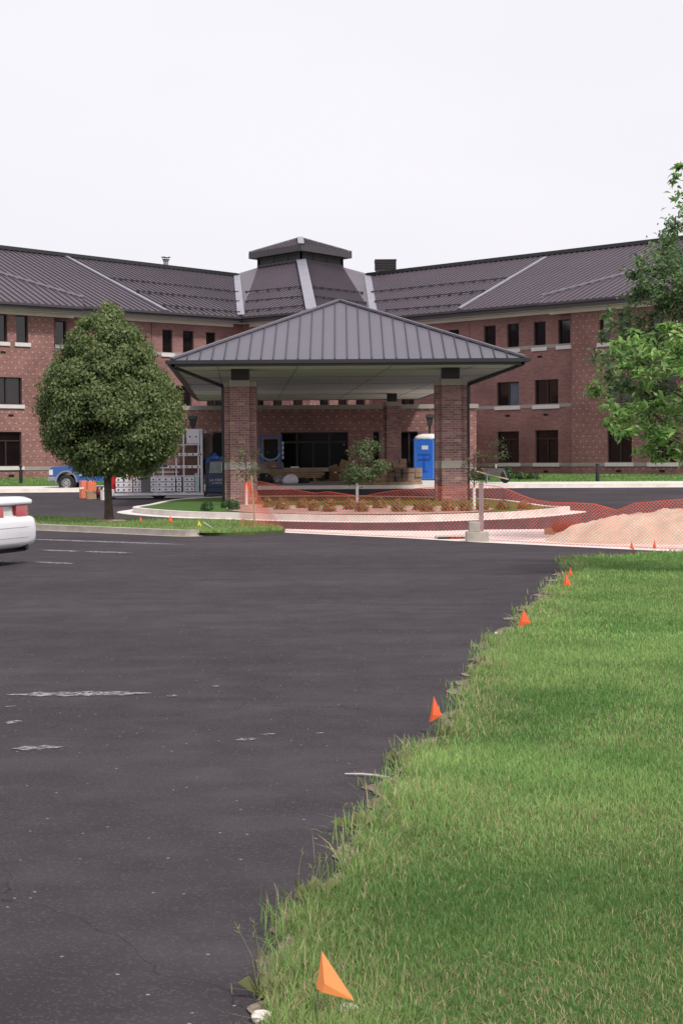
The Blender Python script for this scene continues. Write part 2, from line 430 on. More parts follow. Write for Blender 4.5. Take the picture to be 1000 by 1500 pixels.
def offset_poly(pts, d):              # shrink (d>0) of a closed ccw/cw polygon
    n = len(pts); A = sum(pts[i][0] * pts[(i + 1) % n][1] - pts[(i + 1) % n][0] * pts[i][1] for i in range(n))
    s = 1 if A > 0 else -1; out = []
    for i in range(n):
        a = Vector(pts[i - 1]); b = Vector(pts[(i + 1) % n]); t = (b - a).normalized()
        nn = Vector((-t.y, t.x)) * s; out.append(tuple(Vector(pts[i]) + nn * d))
    return out
def ring_band(name, outer, inner, z0, z1, mat, kind='structure'):   # raised kerb band between two closed loops
    mb = MB(); n = len(outer)
    for i in range(n):
        j = (i + 1) % n
        a, b, c, d = outer[i], outer[j], inner[j], inner[i]
        A = lambda p, z: (p[0], p[1], gz(p[1]) + z)
        mb.poly([A(a, z1), A(b, z1), A(c, z1), A(d, z1)])
        mb.poly([A(a, z0), A(b, z0), A(b, z1), A(a, z1)]); mb.poly([A(d, z1), A(c, z1), A(c, z0), A(d, z0)])
    o = obj(name, mb, mat, weld=.0005)
    if kind: o['kind'] = kind
    return o
def strip_band(name, line, w, z0, z1, mat, side=1, kind='structure'):
    mb = MB(); off = []
    n = len(line)
    for i in range(n):
        a = Vector(line[max(i - 1, 0)]); b = Vector(line[min(i + 1, n - 1)]); t = (b - a).normalized()
        off.append(Vector(line[i]) + Vector((-t.y, t.x)) * w * side)
    for i in range(n - 1):
        A = lambda p, z: Vector((p[0], p[1], gz(p[1]) + z))
        mb.hexa([A(line[i], z0), A(line[i + 1], z0), A(off[i + 1], z0), A(off[i], z0)], [A(line[i], z1), A(line[i + 1], z1), A(off[i + 1], z1), A(off[i], z1)])
    o = obj(name, mb, mat, weld=.0005)
    o['kind'] = kind; return o, [tuple(p) for p in off]

sheet('ground', [(-400, -60), (400, -60), (400, 700), (-400, 700)], MT['farlawn'], -.03)
sheet('parking_lot', [(-60, -20), (60, -20), (60, 67.5), (-60, 67.5)], MT['asphalt'], 0)
# far kerb, pavement and lawn
kl = [(-60, 64.8), (-16, 64.9), (-4, 66.6), (6, 66.6), (14, 66.0), (60, 62.5)]
kl = smoothline(kl, 8)
kb, koff = strip_band('kerb', kl, .18, -.05, .14, MT['concrete'], 1)
gut, _ = strip_band('gutter', kl, .45, -.05, .006, MT['concrete'], -1)
pav = kl and [p for p in koff]
pav2 = [(x, y + (3.6 if x < -5.2 or x > 5.2 else 30)) for x, y in koff]
sheet('pavement', pav + pav2[::-1], MT['walk'], .135)
sheet('far_lawn', [(x, y + .3) for x, y in koff] + [(60, 135), (-60, 135)], MT['farlawn'], .11)

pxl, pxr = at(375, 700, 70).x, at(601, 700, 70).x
sheet('shade_toned_walk', [(pxl, 67.0), (pxr, 67.0), (at(601, 700, 76.6).x, 76.6), (at(340, 700, 76.6).x, 76.6)], plain('shade_brown_paving', (.20, .165, .15), .9, .2, 1.5), .141)  # walk under the canopy, coloured darker so the paving carries the shade there
# raised planting island in front of the canopy
isl = closedsmooth(pxs([(196, 751), (262, 757), (350, 760), (450, 763), (570, 764), (690, 761), (770, 757), (834, 750)], 0) +
                   pxs([(800, 743), (735, 734), (640, 730), (500, 728), (345, 729), (262, 733), (218, 741)], .1), 6)
isl_in = offset_poly(isl, .17)
ring_band('island_kerb', isl, isl_in, -.05, .15, MT['concrete'])
go = offset_poly(isl, -.45); ring_band('island_gutter', go, offset_poly(isl, -.002), -.05, .008, MT['concrete'])
sheet('island_lawn', isl_in, MT['farlawn'], .13)
mul = closedsmooth(pxs([(335, 747), (420, 752), (560, 753), (690, 750), (720, 744), (640, 741), (520, 740), (420, 740), (350, 738)], .15), 5)
sheet('mulch_bed', mul, MT['mulch'], .145)

# left grass strip with its kerb
k2 = smoothline(pxs([(-260, 762), (49, 776), (160, 781), (262, 785.5), (292, 785)], 0), 6)
kb2, k2off = strip_band('lot_kerb', k2, .17, -.05, .13, MT['oldconcrete'], 1)
gut2, _ = strip_band('lot_gutter', k2, .12, -.05, .006, MT['oldconcrete'], -1)
strip_edge = pxs([(330, 783), (375, 781), (417, 779), (408, 774), (360, 765), (300, 764), (230, 764), (160, 762.5), (45, 758), (-260, 745)], .03)
strip_poly = k2off + strip_edge
sheet('grass_strip', strip_poly, MT['lawn'], .06, skirt=.07)

# concrete apron at the drive crossing
ap_f = pxs([(417, 780.5), (500, 784.5), (600, 789), (685, 794), (760, 797.5), (830, 801), (1000, 809), (1300, 822)])
ap_b = pxs([(1300, 778), (1000, 774), (870, 775), (720, 776), (640, 778), (520, 777.5), (418, 775)])
sheet('apron', ap_f + ap_b, MT['concrete'], .006)
mb = MB(); a = G(638, 788.5, .01); b = G(684, 790.5, .01)
mb.box(a.x, b.x, a.y - .25, a.y + .3, .0, .05)
inl = obj('storm_drain', mb, MT['oldconcrete'], loc=(a.x, a.y, 0)); setp(inl, 'low concrete storm drain inlet with a black slot left of the post blocks', 'storm drain')
mb = MB(); mb.box(a.x + .02, b.x - .02, a.y - .262, a.y - .24, .008, .045); obj('slot', mb, MT['dark'], inl)

# right lawn
edge_px = [(305, 1620), (384, 1500), (412, 1440), (424, 1370), (468, 1325), (517, 1275), (538, 1215), (565, 1172), (596, 1128), (640, 1090), (668, 1050), (690, 1005), (712, 962), (750, 922), (792, 880), (826, 850), (838, 826), (850, 820), (915, 816), (1000, 810), (1300, 800)]
ew = smoothline(pxs(edge_px), 22)
ew2 = []
for i, (x, y) in enumerate(ew):
    k = .035 * math.sqrt(max(y, 3) / 5)
    if i: sacc += math.hypot(x - ew[i - 1][0], y - ew[i - 1][1])
    else: sacc = 0
    ew2.append((x + .75 * k * (math.sin(sacc * 6) + .6 * math.sin(sacc * 15 + 1) + .7 * math.sin(sacc * 2.3) + .4 * math.sin(sacc * 41)), y))
lawn_poly = ew2 + [(30, ew2[-1][1]), (30, -3), (ew2[0][0], -3)]
sheet('lawn', lawn_poly, MT['lawn'], .012)
dirt = [(x - .04 * math.sqrt(max(y, 2) / 5) * (1.1 + .8 * math.sin(y * 5.1) + .7 * math.sin(y * 13.7)), y) for i, (x, y) in enumerate(ew2[:340])]
sheet('verge_dirt', dirt + [(x + .12, y) for x, y in ew2[:340]][::-1], MT['dirt'], .006)

# painted lines, worn
def worn(pts_px, name='painted_line', w=None):
    sheet(name, pxs(pts_px), MT['paint'], .005)
def ragged(x0, y0, x1, y1, h0, h1, n=22, seed=1):
    rnd = random.Random(seed); up = []; dn = []
    for i in range(n + 1):
        t = i / n; x = x0 + (x1 - x0) * t; y = y0 + (y1 - y0) * t
        h = (h0 + (h1 - h0) * (.5 + .28 * math.sin(i * 1.1 + seed) + .3 * (rnd.random() - .5))) * min(1, 4 * t + .1, 4 * (1 - t) + .1)
        up.append((x, y - h * rnd.uniform(.42, .56))); dn.append((x, y + h * rnd.uniform(.42, .56)))
    return up + dn[::-1]
worn(ragged(10, 1018.5, 222, 1016, 4, 8, 30, 1)); worn(ragged(243, 1020.5, 263, 1020, 1.5, 3, 8, 2))
worn(ragged(18, 1098, 94, 1095, 3.5, 7, 16, 3)); worn(ragged(6, 1060, 36, 1057, 2, 5, 8, 4)); worn(ragged(345, 1085, 376, 1083, 2.5, 5, 10, 5))
worn(ragged(378, 1077, 404, 1076, 1.5, 3, 8, 6)); worn(ragged(8, 1036, 24, 1035, .8, 2, 6, 7)); worn(ragged(310, 1006, 322, 1006, 1.2, 3, 6, 8))
worn(ragged(462, 1075, 475, 1074.5, .8, 2, 6, 9))
worn(ragged(30, 789.5, 271, 798, 1.6, 2.2, 30, 10)); worn(ragged(60, 806, 120, 808, 1.4, 2.2, 12, 11)); worn(ragged(122, 808, 196, 810.5, 1.6, 2.3, 12, 12))
worn(ragged(-60, 820, 32, 823.5, 1.8, 2.4, 12, 13)); worn(ragged(50, 823.5, 110, 826, 1.8, 2.4, 12, 14))

# ------------------------------------------------------------------ building
EZ = 1.6 + 8.3; RZ = 1.6 + 12.36; OV = .78; FH = .36
bld = thing('residence_building', 'three storey red brick building with two angled wings under bronze metal roofs', 'building', (0, 90, GZ1))
def XY(v): return Vector((v.x, v.y, 0))
# eave points (fascia top) at z=EZ
def eave(px, py): return atz(px, py, EZ)
def lineat(a, b, px):    # point on line a-b at pixel column px (plan)
    d = ray(px, 672); d = Vector((d.x, d.y)); ab = Vector((b.x - a.x, b.y - a.y)); A = Vector((a.x, a.y))
    # A + t ab = s d
    det = ab.x * (-d.y) - ab.y * (-d.x)
    t = ((-A.x) * (-d.y) - (-A.y) * (-d.x)) / det
    return Vector(a) + (Vector(b) - Vector(a)) * t
L0, L1 = eave(0, 440), eave(353, 464)
R1, R0 = eave(548, 466), eave(1000, 424)
C0 = eave(456, 455.5)
Lx = lineat(L0, L1, -90); Rx = lineat(R1, R0, 1110)
rl0, rl1 = atz(0, 364.5, RZ), atz(347, 405, RZ); rl0 = lineat(rl0, rl1, -260)
rr1, rr0 = atz(538, 404.5, RZ), atz(1000, 350.5, RZ); rr0 = lineat(rr1, rr0, 1290)

def seam_plane(mb, poly, e, spacing=.42, w=.045, h=.055, start=0, ribs=True, ribmb=None):
    poly = [Vector(p) for p in poly]; n = (poly[1] - poly[0]).cross(poly[2] - poly[0]).normalized()
    if n.z < 0: n = -n
    e = Vector(e).normalized(); e = (e - n * e.dot(n)).normalized(); s = n.cross(e)
    if s.z < 0: s = -s
    O = poly[0]; mb.poly(poly)
    if not ribs: return
    P = [((p - O).dot(e), (p - O).dot(s)) for p in poly]
    u0 = min(p[0] for p in P); u1 = max(p[0] for p in P); k = math.floor(u0 / spacing)
    tgt = ribmb or mb
    while k * spacing + start < u1:
        u = k * spacing + start; k += 1
        vs = []
        for i in range(len(P)):
            a, b = P[i], P[(i + 1) % len(P)]
            if (a[0] - u) * (b[0] - u) < 0: vs.append(a[1] + (b[1] - a[1]) * (u - a[0]) / (b[0] - a[0]))
        if len(vs) < 2 or max(vs) - min(vs) < .1: continue
        A = O + e * u + s * min(vs) + n * h / 2; B = O + e * u + s * max(vs) + n * h / 2
        tgt.bar(A, B, w, h, n)

from mathutils.bvhtree import BVHTree
def ruled(mb, poly, spacing=.42, w=.05, h=.06):
    poly = [Vector(p) for p in poly]; e = poly[1] - poly[0]; e.z = 0; e.normalize(); s = Vector((-e.y, e.x, 0)); O = poly[0]
    P = [((p - O).dot(e), (p - O).dot(s), p.z) for p in poly]; u0 = min(p[0] for p in P); u1 = max(p[0] for p in P)
    us = [(p[0], False) for p in P] + [(k * spacing + .13, True) for k in range(int(math.floor(u0 / spacing)), int(u1 / spacing) + 1) if u0 < k * spacing + .13 < u1]
    us.sort(); lines = []
    for u, rb in us:
        uu = min(max(u, u0 + 1e-4), u1 - 1e-4); hit = []
        for i in range(len(P)):
            a, b = P[i], P[(i + 1) % len(P)]
            if (a[0] - uu) * (b[0] - uu) <= 0 and abs(a[0] - b[0]) > 1e-9:
                t = (uu - a[0]) / (b[0] - a[0]); hit.append((a[1] + (b[1] - a[1]) * t, a[2] + (b[2] - a[2]) * t))
        hit.sort(); lo, hi = hit[0], hit[-1]
        W3 = lambda q: Vector((O.x, O.y, 0)) + e * uu + s * q[0] + Vector((0, 0, q[1]))
        lines.append((W3(lo), W3(hi), rb))
    i0 = len(mb.v)
    for a, b, _ in lines: mb.v += [a, b]
    for k in range(len(lines) - 1):
        i = i0 + 2 * k; mb.f.append((i, i + 2, i + 3, i + 1))
    sf = ([v.copy() for v in mb.v[i0:]], [tuple(x - i0 for x in f) for f in mb.f[-(len(lines) - 1):]])
    n = Vector((0, 0, 1))
    for a, b, rb in lines:
        if rb and (b - a).length > .15:
            d = (b - a).normalized(); nn = d.cross(e).normalized(); nn = nn if nn.z > 0 else -nn
            mb.bar(a + nn * h / 2, b + nn * h / 2, w, h, nn)
    return BVHTree.FromPolygons(*sf)
# left wing roof
mb = MB(); treeL = ruled(mb, [Lx, L1, rl1, rl0])
roofL = obj('roof', mb, MT['roof'], bld)
mb = MB(); treeR = ruled(mb, [R1, Rx, rr0, rr1])
roofR = obj('roof', mb, MT['roof'], bld)
# rear slopes
def back(p, a, dist, dz):
    n = Vector((-(p - a).y, (p - a).x, 0)).normalized(); return n * dist + Vector((0, 0, dz))
mb = MB(); nb = (rl1 - rl0); nb = Vector((-nb.y, nb.x, 0)).normalized() * 9
mb.poly([rl0, rl1, rl1 + nb - Vector((0, 0, 4)), rl0 + nb - Vector((0, 0, 4))])
obj('roof', mb, MT['roof'], bld)
mb = MB(); nb = (rr0 - rr1); nb = Vector((-nb.y, nb.x, 0)).normalized() * 9
mb.poly([rr1, rr0, rr0 + nb - Vector((0, 0, 4)), rr1 + nb - Vector((0, 0, 4))])
obj('roof', mb, MT['roof'], bld)
# ridge caps
up = Vector((0, 0, 1))
mb = MB(); mb.bar(rl0 + up * .06, rl1 + up * .06, .5, .16); mb.bar(rl0 + up * .17, rl1 + up * .17, .25, .08); obj('ridge_cap', mb, MT['gutter'], roofL)
mb = MB(); mb.bar(rr1 + up * .06, rr0 + up * .06, .5, .16); mb.bar(rr1 + up * .17, rr0 + up * .17, .25, .08); obj('ridge_cap', mb, MT['gutter'], roofR)
# central roof
HC = 13.05 + 1.6
cb = atz(441, 382, HC); cl = atz(378.5, 391.7, HC); crr = atz(501.3, 391, HC)
lb = at(338, 404, 114); rb = at(549, 404, 115)
mb = MB(); treeA = ruled(mb, [L1, C0, cb, cl])
roofC = obj('roof', mb, MT['roof'], bld)
mb = MB(); mb.poly([L1, cl, lb, rl1]); mb.poly([R1, crr, rb, rr1]); obj('roof', mb, MT['roof'], bld)
mb = MB(); treeB = ruled(mb, [C0, R1, crr, cb]); obj('roof', mb, MT['roof'], bld)
cbk = cl + crr - cb
mb = MB(); mb.poly([cl, cbk, cbk + Vector((0, 15, -4)), lb + Vector((0, 3, -1))]); mb.poly([crr, cbk, cbk + Vector((0, 15, -4)), rb + Vector((0, 3, -1))]); obj('roof', mb, MT['roof'], bld)
# flashings
def flash(a, b, w, roof, t=.03, off=.03, nrm=None):
    mb = MB(); mb.bar(a + up * off, b + up * off, w, t, nrm or up); return obj('flashing', mb, MT['flash'], roof)
flash(L1 + Vector((0, 0, .03)), rl1 + Vector((0, 0, .03)), .42, roofL, .05, .09)
flash(R1, rr1, .46, roofR, .05, .09)
flash(C0, cb, .62, roofC, .06, .10, Vector((0, -.35, 1)))
def onroof(px, py, A, B, C):
    for t_ in (treeL, treeR, treeA, treeB):
        if (t_ is treeL) == (C is rl1) and (t_ is treeR) == (C is rr1):
            if C is cb and t_ is not treeA: continue
            if C is crr and t_ is not treeB: continue
            r_ = t_.ray_cast(EYE, ray(px, py).normalized(), 400)
            if r_[0] is not None: return r_[0]
    A = Vector(A); n = (Vector(B) - A).cross(Vector(C) - A).normalized(); d = ray(px, py); return EYE + d * ((A - EYE).dot(n) / d.dot(n))
flash(onroof(243, 456, L0, L1, rl1), onroof(97, 377, L0, L1, rl1), .24, roofL, .07, .07)
flash(onroof(672, 453.5, R1, R0, rr1), onroof(798, 378.5, R1, R0, rr1), .24, roofR, .07, .07)
# snow rails
def rail(pts, A, B, C, roof):
    mb = MB(); P = [onroof(x, y, A, B, C) for x, y in pts]
    n = 42
    for a, b in zip(P[:-1], P[1:]):
        mb.bar(a + up * .12, b + up * .12, .05, .05)
        L = (b - a).length; k = int(L / .84)
        for i in range(k + 1):
            c = a + (b - a) * (i / max(k, 1)); mb.rbox(c + up * .02, .16, .14, .14)
    obj('snow_rail', mb, MT['gutter'], roof)
rail([(162, 410), (348, 430)], L0, L1, rl1, roofL); rail([(202, 429), (349, 444)], L0, L1, rl1, roofL); rail([(240, 450), (350, 460)], L0, L1, rl1, roofL)
rail([(545, 430), (740, 410)], R1, R0, rr1, roofR); rail([(550, 444), (708, 428.5)], R1, R0, rr1, roofR); rail([(566, 457), (672, 449)], R1, R0, rr1, roofR)
rail([(361, 430), (440, 422.5)], L1, C0, cb, roofC); rail([(361, 444), (445, 436.5)], L1, C0, cb, roofC); rail([(361, 458), (449, 450)], L1, C0, cb, roofC)
rail([(459, 423), (530, 431)], C0, R1, crr, roofC); rail([(461, 437), (535, 446)], C0, R1, crr, roofC)

# wing bays: shallower roof planes projecting over the bays
def bayroof(corner, far, topfar, name='bay_roof'):
    mb = MB(); c = eave(*corner[:2]) if len(corner) == 2 else corner
    return mb
nL = Vector((-(L1 - L0).y, (L1 - L0).x, 0)).normalized()      # inward normal left wing
nR = Vector((-(R0 - R1).y, (R0 - R1).x, 0)).normalized()
BP = .75
def bay(cornerpx, farP, eline, n, topa, topb, A, B, C):
    # front eave offset outward by BP at slightly lower z
    c = lineat(eline[0] - n * BP, eline[1] - n * BP, cornerpx); f = lineat(eline[0] - n * BP, eline[1] - n * BP, farP)
    c = c - up * .12; f = f - up * .12
    ta = onroof(*topa, A, B, C) + up * .26; tb = onroof(*topb, A, B, C) + up * .26
    return c, f, ta, tb
# left bay: eave corner px 124, beyond frame to -150
cL, fL, taL, tbL = bay(124, -90, (L0, L1), nL, (122, 444), (-90, 381), L0, L1, rl1)
cR, fR, taR, tbR = bay(790, 1110, (R1, R0), nR, (794, 441.5), (1110, 357), R1, R0, rr1)
def bayroof2(c, f, ta, tb, e, roof):
    q = [c, f, tb]
    mb = MB(); ruled(mb, [f, c, ta, tb] if f.x < c.x else [c, f, tb, ta])
    o = obj('bay_roof', mb, MT['roof'], roof)
    mb = MB(); mb.bar(ta + up * .09, tb + up * .09, .2, .08); obj('flashing', mb, MT['flash'], roof); mb = MB(); mb.poly([ta, tb, tb - up * .5, ta - up * .5]); obj('fascia', mb, MT['gutter'], roof)
    mb = MB(); mb.poly([c, ta, ta - up * .4, c - up * .4]); obj('fascia', mb, MT['fascia'], roof)
bayroof2(cL, fL, taL, tbL, L1 - L0, roofL); bayroof2(cR, fR, taR, tbR, R0 - R1, roofR)

def eavetrim(a, b, n, ov=OV, roof=None, h=FH):
    """fascia + gutter + soffit under an eave a-b, n = inward normal"""
    mb = MB(); mb.hexa([a - up * h, b - up * h, b - up * h + n * .08, a - up * h + n * .08], [a, b, b + n * .08, a + n * .08])
    mb.bar(a - n * .05 - up * .07, b - n * .05 - up * .07, .12, .13)
    obj('fascia', mb, MT['fascia'], roof)
    mb = MB(); w = ov + .1; z = up * (h - .03)
    mb.hexa([a - z - up * .05 + n * .08, b - z - up * .05 + n * .08, b - z - up * .05 + n * w, a - z - up * .05 + n * w], [a - z + n * .08, b - z + n * .08, b - z + n * w, a - z + n * w])
    mb.hexa([a - z - up * .22 + n * (ov - .06), b - z - up * .22 + n * (ov - .06), b - z - up * .22 + n * (ov + .04), a - z - up * .22 + n * (ov + .04)],
            [a - z - up * .02 + n * (ov - .06), b - z - up * .02 + n * (ov - .06), b - z - up * .02 + n * (ov + .04), a - z - up * .02 + n * (ov + .04)])
    obj('soffit', mb, MT['wingsoffit'], roof)
nA = Vector((-(C0 - L1).y, (C0 - L1).x, 0)).normalized(); nB = Vector((-(R1 - C0).y, (R1 - C0).x, 0)).normalized()
eavetrim(lineat(L0, L1, 110), L1, nL, roof=roofL); eavetrim(R1, lineat(R1, R0, 810), nR, roof=roofR)
eavetrim(L1, C0, nA, roof=roofC); eavetrim(C0, R1, nB, roof=roofC)
for P1, na, nb_ in ((L1, nL, nA), (R1, nB, nR)):
    mb = MB(); z = P1 - up * (FH - .035); q = [z, z + na * (OV + .15), z + (na + nb_) * (OV + .1), z + nb_ * (OV + .15)]; mb.hexa([p - up * .04 for p in q], q); obj('soffit', mb, MT['wingsoffit'], roofC)
eavetrim(fL, cL, nL, OV + BP - .62, roofL); eavetrim(cR, fR, nR, OV + BP - .62, roofR)

# walls with openings
def wall(a, b, n, z0, z1, openings, mat, vents=(), bands=(), t=.16, sills=True, mull=None, sillmat=None):
    """a,b plan points left to right as seen; n inward normal; openings in pixels (x0,y0,x1,y1,kind)"""
    a = Vector((a.x, a.y, 0)); b = Vector((b.x, b.y, 0)); e = (b - a).normalized(); L = (b - a).length
    ops = []
    for o in openings:
        p = onplane(o[0], o[1], a, n); q = onplane(o[2], o[3], a, n)
        pm = onplane((o[0] + o[2]) / 2, o[1], a, n); qm = onplane((o[0] + o[2]) / 2, o[3], a, n)
        u0 = (Vector((p.x, p.y, 0)) - a).dot(e); u1 = (Vector((q.x, q.y, 0)) - a).dot(e)
        ops.append((max(.02, u0), min(L - .02, u1), qm.z, pm.z, o[4] if len(o) > 4 else 'w'))
    us = sorted({0, L} | {o[0] for o in ops} | {o[1] for o in ops}); zs = sorted({z0, z1} | {o[2] for o in ops} | {o[3] for o in ops})
    W = lambda u, z, d=0: a + e * u + n * d + up * z
    mb = MB()
    for i in range(len(us) - 1):
        for k in range(len(zs) - 1):
            um = (us[i] + us[i + 1]) / 2; zm = (zs[k] + zs[k + 1]) / 2
            if any(o[0] < um < o[1] and o[2] < zm < o[3] for o in ops): continue
            mb.poly([W(us[i], zs[k]), W(us[i + 1], zs[k]), W(us[i + 1], zs[k + 1]), W(us[i], zs[k + 1])])
    for u0, u1, a0, a1, k in ops:
        for P, Q in (((u0, a0), (u0, a1)), ((u1, a1), (u1, a0)), ((u0, a1), (u1, a1)), ((u1, a0), (u0, a0))):
            mb.poly([W(*P), W(*Q), W(*Q, t + .1), W(*P, t + .1)])
    w = obj('wall', mb, mat, bld, uv=True, weld=.0004)
    for u0, u1, a0, a1, k in ops:
        fm = MB(); fw = .055; B = lambda x0, x1, y0, y1, d0, d1, m=fm: m.hexa([W(x0, y0, d0), W(x1, y0, d0), W(x1, y0, d1), W(x0, y0, d1)], [W(x0, y1, d0), W(x1, y1, d0), W(x1, y1, d1), W(x0, y1, d1)])
        B(u0, u0 + fw, a0, a1, t - .06, t + .03); B(u1 - fw, u1, a0, a1, t - .06, t + .03)
        B(u0 + fw, u1 - fw, a0, a0 + fw, t - .06, t + .03); B(u0 + fw, u1 - fw, a1 - fw, a1, t - .06, t + .03)
        hh = a1 - a0; ww = u1 - u0
        if k in ('d', 't', 'b'): B((u0 + u1) / 2 - .04, (u0 + u1) / 2 + .04, a0 + fw, a1 - fw - (.24 * hh if k == 't' else 0), t - .05, t + .03)
        if k == 't': B(u0 + fw, u1 - fw, a1 - .24 * hh - .07, a1 - .24 * hh, t - .05, t + .035)
        if k == 'e':
            for g in (.24, .72): B(u0 + ww * g - .05, u0 + ww * g + .05, a0 + fw, a1 - fw, t - .07, t + .03)
            B(u0 + fw, u1 - fw, a1 - .2 * hh - .05, a1 - .2 * hh + .05, t - .08, t + .035)
            B(u0 + ww * .48 - .04, u0 + ww * .48 + .04, a0 + fw, a1 - .2 * hh - .05, t - .07, t + .03)
        fr = obj('entrance_doors' if k == 'e' else 'window', fm, MT['frame'], bld)
        pm = MB(); B(u0 + .01, u1 - .01, a0 + .01, a1 - .01, t + .01, t + .02, pm); obj('pane', pm, MT['glass' if a.y != b.y else 'doorglass'], fr)
        if k != 'e' and sills:
            sm = MB(); B(u0 - .12, u1 + .12, a0 - .2, a0 - .002, -.075, t - .06, sm); obj('sill', sm, MT['sill'], fr)
        if k == 'b':
            hm = MB(); B((u0 + u1) / 2 + .05, u1 - fw, a0 + fw, a1 - fw, t, t + .012, hm); obj('blind', hm, MT['blind'], fr)
    for z in bands:
        bm_ = MB(); q = [W(0, z - .2, -.02), W(L, z - .2, -.02), W(L, z - .2, -.001), W(0, z - .2, -.001)]
        bm_.hexa(q, [p + up * .185 for p in q]); obj('stone_band', bm_, MT['stone'], bld)
    for x, y in vents:
        p = onplane(x, y, a, n); u = (Vector((p.x, p.y, 0)) - a).dot(e)
        vm = MB(); q = [W(u - .16, p.z - .06, -.012), W(u + .16, p.z - .06, -.012), W(u + .16, p.z - .06, -.002), W(u - .16, p.z - .06, -.002)]
        vm.hexa(q, [c + up * .12 for c in q])
        for s_ in range(3):
            z = p.z - .04 + s_ * .04; q = [W(u - .14, z, -.025), W(u + .14, z, -.025), W(u + .14, z + .01, -.012), W(u - .14, z + .01, -.012)]
            vm.poly(q)
        obj('wall_vent', vm, MT['vent'], bld)
    return ops
z0 = GZ1 - .3; z1 = EZ - FH
S1, S2, S3 = 1.31, 4.51, 7.71
wl0, wl1 = L0 + nL * OV, L1 + nL * OV; wr1, wr0 = R1 + nR * OV, R0 + nR * OV
def isect(a, b, c, d):
    a, b, c, d = [Vector((p.x, p.y)) for p in (a, b, c, d)]
    r = b - a; s = d - c; t = ((c - a).x * s.y - (c - a).y * s.x) / (r.x * s.y - r.y * s.x); return Vector((*(a + r * t), 0))
wa0, wa1 = L1 + nA * OV, C0 + nA * OV; wb0, wb1 = C0 + nB * OV, R1 + nB * OV
PL = isect(wl0, wl1, wa0, wa1); PC = isect(wa0, wa1, wb0, wb1); PR = isect(wb0, wb1, wr1, wr0)
bl = (L0 + nL * (OV - .62), L1 + nL * (OV - .62)); br_ = (R1 + nR * (OV - .62), R0 + nR * (OV - .62))
BLc = lineat(*bl, 81.5); BLf = lineat(*bl, -90); BRc = lineat(*br_, 836.5); BRf = lineat(*br_, 1110)
wall(lineat(wl0, wl1, 76), PL, nL, z0, z1,
     [(82.5, 470, 98, 505), (140, 475, 155, 510), (190, 479, 205, 513), (238, 483, 253, 517.5), (268, 484.5, 284, 519), (302, 487, 316, 521),
      (120, 560, 150, 597, 'd'), (258, 565, 281, 598, 'd'), (303, 566, 329, 599, 'd')], MT['brick'], bands=(S1, S2, S3))
wall(PR, lineat(wr1, wr0, 841), nR, z0, z1,
     [(656, 483, 672, 518), (708, 477, 725.5, 513), (742, 474, 759.5, 511), (781, 471, 798.5, 508.8), (817, 468, 834.5, 506),
      (586, 562, 606, 599, 'd'), (727, 559.5, 759.5, 595, 'b'), (782.5, 556, 817, 593.3, 'd'), (727.5, 632, 759.5, 678, 't'), (783, 630, 817, 678, 't')],
     MT['brick'], vents=[(790, 522.5), (743, 609), (799, 607.5), (799, 690.5)], bands=(S1, S2, S3))
wall(PL, PC, nA, z0, z1, [(375, 562, 386, 598), (398, 562, 413, 598), (427, 561, 443, 597)], MT['diaper'], bands=(S2,))
wall(PC, PR, nB, z0, z1, [(468, 561, 483, 597), (495, 562, 510, 598), (521, 562, 536, 598)], MT['diaper'], bands=(S2,))
wall(BLf, BLc, nL, z0, z1 - .12, [(-8, 459.5, 11.5, 500.5), (24, 462, 42, 502), (-12, 552.5, 33, 592.5, 'd'), (-12, 632.5, 32.5, 683, 't')], MT['diaper'],
     vents=[(5, 516), (16.5, 608.5), (17, 697)], bands=(S1,))
wall(BRc, BRf, nR, z0, z1 - .12, [(877, 462, 893.5, 502), (905, 459.5, 923.5, 500.5), (951, 455, 971, 497), (888, 551, 924, 591, 'd'), (951, 548, 990, 590, 'd'),
     (888.5, 628, 924.5, 677.5, 't'), (951, 626.5, 990, 677.5, 't')], MT['diaper'], vents=[(905.5, 690), (969, 690)], bands=(S1,))
# bay return faces
for c, n in ((BLc, nL), (BRc, nR)):
    mb = MB(); a = Vector((c.x, c.y, 0)); b = a + n * .9
    mb.poly([a + up * z0, b + up * z0, b + up * (z1 - .1), a + up * (z1 - .1)]); obj('wall', mb, MT['brick'], bld, uv=True)
# brick expansion joints
def joint(px, y0, y1, a, n):
    p = onplane(px, y0, a, n); q = onplane(px, y1, a, n); mb = MB(); mb.bar(Vector((p.x, p.y, q.z)) - n * .004, Vector((p.x, p.y, p.z)) - n * .004, .03, .01, n); obj('expansion_joint', mb, MT['vent'], bld)
joint(687.5, 474, 598, wr1, nR); joint(222, 462, 600, wl0, nL); joint(761, 464, 473, wr1, nR)

# one storey entrance block
EY = 76.7
ea = at(238, 600, EY); eb = at(697, 596, EY); ea.z = eb.z = 0; nE = Vector((0, 1, 0)); CAPZ = 4.12
eb.y = ea.y = EY
wall(ea, eb, nE, z0, CAPZ - .15, [(311, 633, 330, 697), (411, 633, 510, 705.5, 'e'), (546, 632, 555.5, 697), (586, 632, 612, 697, 'd')], MT['diaper'], bands=(S1 - .1,))
mb = MB(); mb.box(ea.x - .1, eb.x + .1, EY - .08, EY + 1.0, CAPZ - .2, CAPZ); mb.box(eb.x - .3, eb.x + .1, EY + 1.002, PR.y + 4, CAPZ - .2, CAPZ); obj('parapet_cap', mb, MT['stone'], bld)
mb = MB(); mb.poly([(eb.x, EY, z0), (eb.x, PR.y + 5, z0), (eb.x, PR.y + 5, CAPZ - .1), (eb.x, EY, CAPZ - .1)]); mb.poly([(ea.x, EY, z0), (ea.x, PL.y + 5, z0), (ea.x, PL.y + 5, CAPZ - .1), (ea.x, EY, CAPZ - .1)])
